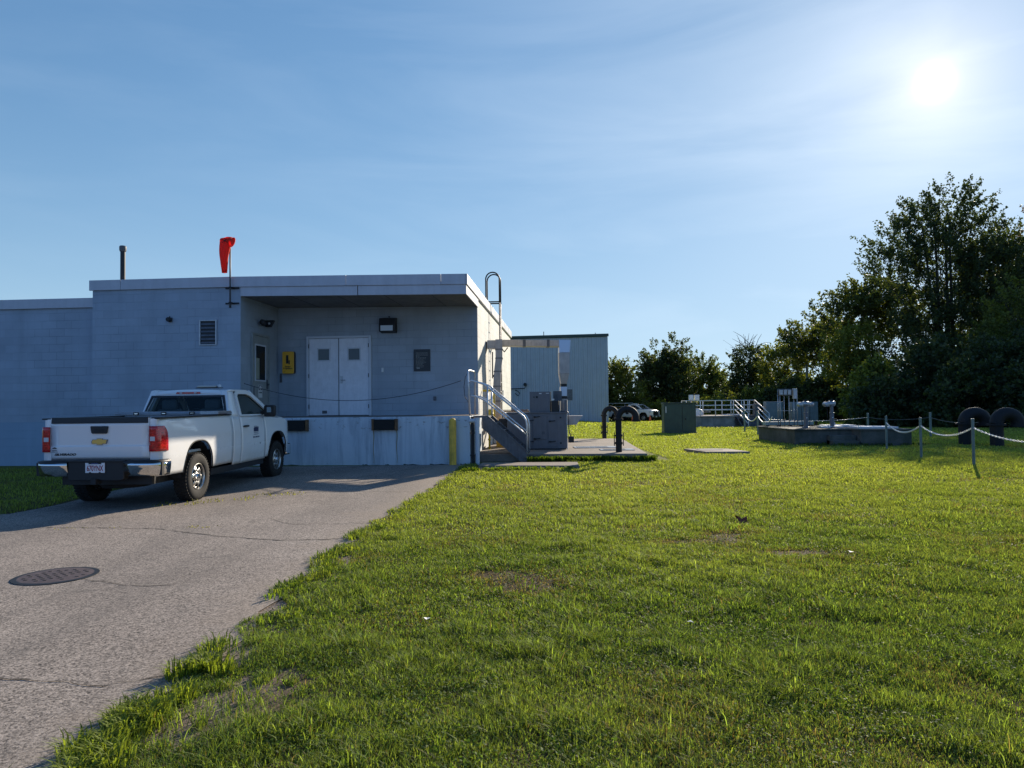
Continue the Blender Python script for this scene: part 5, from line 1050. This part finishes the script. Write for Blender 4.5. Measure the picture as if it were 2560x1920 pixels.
    # utility pole and wires
    p = thing('utility_pole', 'grey green wooden utility pole rising among the middle trees', 'utility pole', (31.2,75,-.6)); MB().lathe([(.16,0),(.11,8.7)],(0,0,0),'z',10).build('pole', M['postpaint'], p, auto=60); MB().box(-.45,-.15,-.15,.15,6.3,7.2).build('transformer', M['galvdull'], p, bevel=.04); MB().box(-.8,.8,-.05,.05,8.0,8.15).build('crossarm', M['postpaint'], p)
    for k,(z,zz) in enumerate(((13.2,12.9),(11.9,11.6),(10.6,10.4),(7.3,7.1))):
        w = MB().tube([(20+f*80,190+f*30,z+(zz-z)*f-.5*4*f*(1-f)*.5) for f in np.linspace(0,1,16)],.022,5).build('power_line', M['galv'], None); tag(w, ['topmost faint power line crossing the gap between far trees','second faint power line from the top across the tree gap','third faint power line from the top across the tree gap','lowest faint power line just above the distant roofs'][k], 'power line', 'power lines behind the trees')
    # dry leaf on the lawn and pale scraps
    p = MB(); rows = [[(.075*math.cos(a)*f*(1+.25*math.sin(5*a)), .06*math.sin(a)*f*(1+.25*math.cos(4*a)), .05+.045*math.cos(2*a)*f) for a in np.linspace(0,2*math.pi,21)] for f in (0.01,.5,1)]; p.grid(rows)
    o = p.build('dry_leaf', mat('dry brown leaf', (.16,.035,.02), .7), None, loc=(2.89,9.04,.02)); tag(o, 'curled dry red brown leaf on the lawn beside a bare patch', 'leaf')
    for k,(x,y,lab) in enumerate(((3.35,7.1,'small pale scrap in the grass right of the bare patch'),(-.62,5.05,'tiny pale scrap in the grass close to the driveway'),(1.2,4.9,'tiny pale scrap in the grass near the middle of the foreground'))):
        mb = MB(); mb.grid([[(-.02,-.015,.05),(.02,-.02,.055)],[(-.022,.012,.062),(.018,.016,.05)]]); o = mb.build('litter_scrap', M['white'], None, loc=(x,y,.0), rot=(0,0,k)); tag(o, lab, 'litter', 'pale scraps in the grass')
far_things()
# ------------------------------------------------------------------ trees
def tree(name, label, x, y, lobes, trunk=None, sprays=200, leaves=40, leaf=.16, slen=1.1, green=(.05,.085,.02), yellow=.15, group=None, seed=1, spread=.22, upb=.6, shell=.55, trunks=1, tr=.25, fork=.28, trim=None, cat='tree', bare=None):
    """lobes: (cx,cy,cz,rx,ry,rz) relative to the base; leaves grow in sprays that point outwards and upwards"""
    g = np.random.default_rng(seed); z0 = gz(x,y)-.1; sprays = int(sprays*1.5); leaf *= 1.0; spread *= .80; slen *= 1.2; root = thing(name, label, cat, (x,y,z0), 0, group)
    vol = np.array([l[3]*l[4]*l[5] for l in lobes]); li = g.choice(len(lobes), sprays, p=vol/vol.sum()); L_ = np.array(lobes)[li]
    d = g.normal(0,1,(sprays,3)); d /= np.linalg.norm(d,axis=1)[:,None]; rr = np.clip(1-shell*g.random(sprays)**1.6*.95, .08, 1); c = L_[:,:3]+d*L_[:,3:]*rr[:,None]
    # knock out some regions for see-through gaps
    gap = np.sin(c[:,0]*1.3+seed)*np.sin(c[:,2]*1.1+seed*2)*np.sin(c[:,1]*1.2+seed*3); keep = gap < .50; c = c[keep]; d = d[keep]; L_ = L_[keep]; n = len(c)
    dr = d*np.array([1,1,.6])+np.array([0,0,upb])+g.normal(0,.28,(n,3)); dr /= np.linalg.norm(dr,axis=1)[:,None]
    ln = slen*(.5+.9*g.random(n)); k = leaves; t = g.random((n,k)); pos = c[:,None,:]+dr[:,None,:]*(t*ln[:,None])[:,:,None]
    taper = (1-.75*t)[:,:,None]; pos = pos+g.normal(0,1,(n,k,3))*spread*taper
    P = pos.reshape(-1,3); N_ = len(P); P[:,2] = np.maximum(P[:,2], .1)
    a = g.normal(0,1,(N_,3))+np.repeat(dr,k,axis=0)*.8; a /= np.linalg.norm(a,axis=1)[:,None]; b_ = np.cross(a, g.normal(0,1,(N_,3))); b_ /= np.linalg.norm(b_,axis=1)[:,None]
    s = leaf*(.6+.8*g.random(N_))*1.1; V = np.zeros((N_,4,3)); V[:,0] = P; V[:,1] = P+a*(s*.5)[:,None]+b_*(s*.36)[:,None]; V[:,2] = P+a*s[:,None]; V[:,3] = P+a*(s*.5)[:,None]-b_*(s*.36)[:,None]
    base = np.array(green); yel = np.array([.20,.22,.04]); sp = np.repeat(g.random(n),k); f = np.clip(yellow*(sp*1.6)+g.normal(0,.06,N_),0,1)[:,None]
    C = (base*(1-f)+yel*f)*(.6+.8*g.random((N_,1)))
    soup('crown' if cat == 'tree' else 'foliage', V, 4, [(0,1,2,3)], C, M['leaf'], root)
    if trunk:
        H = trunk; lob = np.array(lobes); mb = MB()
        for q in range(trunks):
            ox = (q-(trunks-1)/2)*tr*2.4; bend = g.normal(0,.12,2)*H*.3; top = Vector((ox*1.6+bend[0], bend[1], H)); base_ = Vector((ox,g.normal(0,.1),0)); P_ = [base_.lerp(top,f)+Vector((math.sin(f*4+q)*.12*tr*4,math.cos(f*3+q)*.1,0)) for f in np.linspace(0,1,9)]
            mb.tube(P_, [tr*(1.25-.95*f) for f in np.linspace(0,1,9)], 8)
            for j in range(10):
                f = fork+(1-fork)*.85*(j/10)+.03; st = base_.lerp(top,f); l = lob[g.integers(len(lob))]; tgt = Vector(l[:3])+Vector(g.normal(0,.4,3)*l[3:]); tgt.z = max(tgt.z, st.z+.8); mid = st.lerp(tgt,.5)+Vector((0,0,-.05*(tgt-st).length))
                r0 = tr*(.55-.35*f); mb.tube([st,mid,tgt],[r0,r0*.6,r0*.2],6)
                for m_ in range(4): e = tgt+Vector(g.normal(0,1.0,3)); mb.tube([mid.lerp(tgt,.2+.2*m_), e],[r0*.25,r0*.07],4)
        mb.build('trunk', M['bark'], root, smooth=True)
    if bare is not None:
        mb = MB()
        for q in range(26):
            s0 = Vector(bare)+Vector((g.normal(0,.5),g.normal(0,.4),g.uniform(-1.5,0))); e = s0+Vector((g.normal(0,1.1),g.normal(0,.6),g.uniform(.6,1.9))); mb.tube([s0,(s0+e)/2+Vector((0,0,.2)),e],[.04,.028,.014],4)
        mb.build('bare_twigs', M['bark'], root)
    return root
DG = (.038,.060,.030); MG = (.070,.098,.030); YG = (.12,.145,.032)
def plant_trees():
    # gap trees beyond the metal building
    tree('leafy_tree', 'rounded dark tree directly behind the right corner of the metal building', 12.0, 83, [(0,0,3.4,2.2,2.2,3.4),(1.3,0,2.0,1.9,1.9,2.1),(-.6,0,5.4,1.4,1.4,1.8),(2.7,0,.9,1.1,1.2,1.1)], 6, 330, 46, .20, 1.0, MG, .35, None, 11, upb=.5)
    tree('tall_tree', 'dense dark tree with two pointed tops behind the green cabinet', 19.6, 92, [(0,0,4.6,2.6,2.2,3.6),(-.9,0,7.6,1.3,1.2,2.0),(1.5,0,8.2,.9,.9,2.0),(1.4,0,5.2,1.4,1.4,3.2),(-1.6,0,4.6,1.5,1.4,1.8)], 9, 480, 46, .22, 1.2, DG, .12, None, 12, upb=.35, tr=.2)
    tree('leafy_tree', 'broad dark tree right of the two pointed tops', 25.6, 99, [(0,0,4.6,3.2,2.5,3.6),(1.5,0,4.0,3.0,2.4,2.6),(3.4,0,2.6,2.2,2,2.2)], 6, 420, 44, .22, 1.0, MG, .2, None, 13)
    tree('vine_covered_tree', 'vine covered dark tree with bare twigs sticking out of its top', 28.3, 85, [(0,0,4.2,2.1,2,4.4),(.3,0,7.2,1.3,1.2,1.6),(-1.6,0,3,1.4,1.3,2.2),(1.4,0,3.2,1.8,1.5,3)], 8, 380, 44, .2, 1.0, DG, .08, None, 14, upb=.1, bare=(0,0,9.0))
    tree('leafy_tree', 'yellow green tree between the vine covered tree and the spreading tree', 30.4, 79, [(0,0,5.2,2.3,2.0,2.8),(-.4,0,7,1.3,1.2,1.3),(.6,0,2.6,2.6,2,2.4)], 6, 330, 42, .2, 1.0, MG, .55, None, 15)
    tree('spreading_tree', 'open spreading tree whose branches reach left above the utility pole', 32.4, 73, [(-2.4,0,8.2,1.8,1.5,1.3),(-.4,0,8.6,1.7,1.5,1.2),(-3.2,0,6.8,1.3,1.2,.9),(.8,0,6.8,1.7,1.4,1.0),(-1.2,0,6.2,1.5,1.3,.7)], 8.5, 240, 38, .2, 1.1, DG, .3, None, 16, spread=.2, trunks=2, tr=.14, upb=.45)
    tree('spreading_tree', 'wide layered tree left of the tallest tree', 33.6, 66, [(-3.4,0,9.6,1.8,1.6,1.1),(-1.4,0,10.9,2.0,1.8,1.3),(.6,0,11.6,1.9,1.6,1.4),(2.4,0,10.6,1.7,1.5,1.6),(-2.6,0,8.3,1.6,1.5,.9),(1.8,0,8.4,1.8,1.6,1.2)], 11, 380, 40, .2, 1.15, DG, .28, None, 17, spread=.2, trunks=2, tr=.16, upb=.5)
    tree('bushy_tree', 'bright yellow green bushy tree below the wide layered tree', 29.9, 62, [(0,0,6.2,1.8,1.5,2.0),(-.9,0,4.8,1.5,1.3,1.9),(1,0,4.4,1.6,1.3,2)], 5, 240, 44, .17, .9, YG, .5, None, 18)
    # the tallest trees
    tree('tall_tree', 'tallest tree with a broad open crown and several dark trunks', 36.2, 59, [(-3.6,0,14.6,2.3,2.0,2.2),(-1.6,0,16.5,2.2,2,1.8),(1.0,0,17.6,2.2,2.0,2.0),(2.8,0,15.0,2.2,2.1,2.6),(-4.6,0,12.9,1.9,1.7,1.7),(-3.0,0,11.4,2.0,1.8,1.8),(.2,0,14.0,2.8,2.4,2.4),(3.4,0,11.4,2.8,2.4,3.2),(-1.4,0,9.0,2.6,2.2,2.8),(1.8,0,7.6,3.4,2.6,3.6),(-2.2,0,5.8,2.6,2.2,2.8)], 17.0, 1180, 40, .17, 1.15, DG, .06, None, 19, spread=.19, upb=.75, trunks=4, tr=.17, fork=.3, shell=.75)
    tree('tall_tree', 'tall tree overlapping the right side of the tallest tree', 42.0, 60.5, [(-.6,0,14.6,1.4,1.4,1.8),(1.1,0,13.8,1.6,1.4,1.8),(-.4,0,11.6,2.6,2.2,2.9),(.3,0,7.5,3.0,2.5,3.6),(2.2,0,10,1.8,1.6,2.6)], 14, 600, 40, .18, 1.2, DG, .10, None, 20, spread=.2, upb=.7, trunks=2, tr=.17)
    tree('flare_tinted_tree', 'tree with leaves coloured by lens flare cut off by the right edge', 48.5, 64, [(-1.6,0,15.2,2.2,2,1.6),(1.5,0,17.6,2.4,2,2.4),(-2.0,0,12.4,2.0,1.8,1.6),(1.5,0,11,3.2,2.6,3.6),(0,0,6,3.4,3,4)], 15, 560, 40, .19, 1.2, (.075,.045,.022), .10, None, 21, spread=.22, trunks=2, tr=.18)  # red of the lens flare put into this tree's leaf colour
    tree('leafy_tree', 'lower green tree standing at the right edge below the flare tinted one', 36.6, 50, [(0,0,7.2,2.4,2.2,3.0),(-1.2,0,4.6,2.4,2.2,3.2),(1.8,0,5,2.6,2.4,4.4)], 7, 420, 44, .17, 1.0, MG, .28, None, 22)
    # understorey shrubs, one by one
    specs = [(17.5,84,2.2,1.6,YG,.5,'weedy yellow green brush left of the green cabinet'),(20.2,80,2.0,1.3,YG,.6,'low pale brush just behind the green cabinet'),(20.6,72,2.6,2.2,YG,.45,'leafy pale bush above the white railings'),(23.4,70,2.6,2.9,MG,.45,'rounded bush with bright top behind the railed platform'),(26.2,68,3.0,3.6,DG,.15,'dark bush left of the utility pole'),(29.0,66,3.0,3.9,DG,.15,'dark bush below the utility pole'),(32.4,63,3.2,4.4,MG,.25,'mid green bush below the bushy tree'),(28.0,54,3.0,4.3,DG,.12,'dark bush behind the valve actuators'),(24.3,47.5,2.0,4.2,MG,.75,'sunlit yellow green bush at the left end of the dark hedge'),(26.6,45.5,2.6,5.2,DG,.06,'tall dark shrub right of the sunlit bush'),(23.2,44,2.2,2.9,DG,.06,'low dark shrub in front of the sunlit bush'),(28.8,42.5,2.6,5.6,DG,.05,'big dark shrub behind the left gooseneck'),(25.6,40,2.2,3.6,DG,.05,'dark shrub behind the far chain posts'),(30.6,39.5,2.8,5.4,DG,.06,'big dark shrub behind the right gooseneck'),(27.9,37.5,2.3,3.6,DG,.05,'dark shrub at the lawn edge under the tallest tree'),(31.4,35.5,2.5,5.0,DG,.16,'dark green shrub cut off by the right edge'),(34.5,46,3,6.6,DG,.08,'tall shrub between hedge and lower green tree'),(32.0,52,3.2,6.4,DG,.08,'tall dark shrub under the trunks of the tallest tree'),(35.8,53,3.2,5.8,DG,.1,'dark shrub under the overlapping tall tree'),(38.5,41,3,6.8,MG,.2,'green shrub filling the right edge below the trees')]
    for i,(x,y,w,h,c,yl,lab) in enumerate(specs):
        sub = [(0,0,h*.45,w*.62,w*.6,h*.5),(-w*.4,0,h*.3,w*.45,w*.4,h*.34),(w*.42,.1,h*.34,w*.42,w*.4,h*.36),(.1*w,-.2,h*.72,w*.38,w*.35,h*.25),(0,-.3,.45,w*.7,w*.5,.6)]
        tree('shrub', lab, x, y, sub, h*.6, int(150+w*h*13), 40, .13+.0012*y, .7, c, yl, 'shrubs along the tree line', 40+i, spread=.24, upb=.55, shell=.5, tr=.06, cat='shrub')
plant_trees()
far = []
def far_wood():
    g = np.random.default_rng(77); V = []; n = 26000; x = g.uniform(60,420,n); x = np.where(g.random(n) < .45, -x*.9, x); y = g.uniform(210,250,n); hgt = 3.2+1.6*np.sin(x*.05)+1.2*np.sin(x*.17+1)+.8*np.sin(x*.41); z = gz(0,230)+g.random(n)**.7*hgt; a = g.normal(0,1,(n,3)); a /= np.linalg.norm(a,axis=1)[:,None]; b_ = np.cross(a,g.normal(0,1,(n,3))); b_ /= np.linalg.norm(b_,axis=1)[:,None]; s = g.uniform(.8,1.8,n); P = np.c_[x,y,z]; V = np.zeros((n,4,3)); V[:,0] = P; V[:,1] = P+a*(s*.5)[:,None]+b_*(s*.4)[:,None]; V[:,2] = P+a*s[:,None]; V[:,3] = P+a*(s*.5)[:,None]-b_*(s*.4)[:,None]
    o = soup('distant_wood', V, 4, [(0,1,2,3)], np.array([.035,.055,.02])[None,:]*(.6+.8*g.random((n,1))), M['leaf']); tag(o, 'distant wood closing the horizon behind the nearer trees', None, kind='stuff')
far_wood()
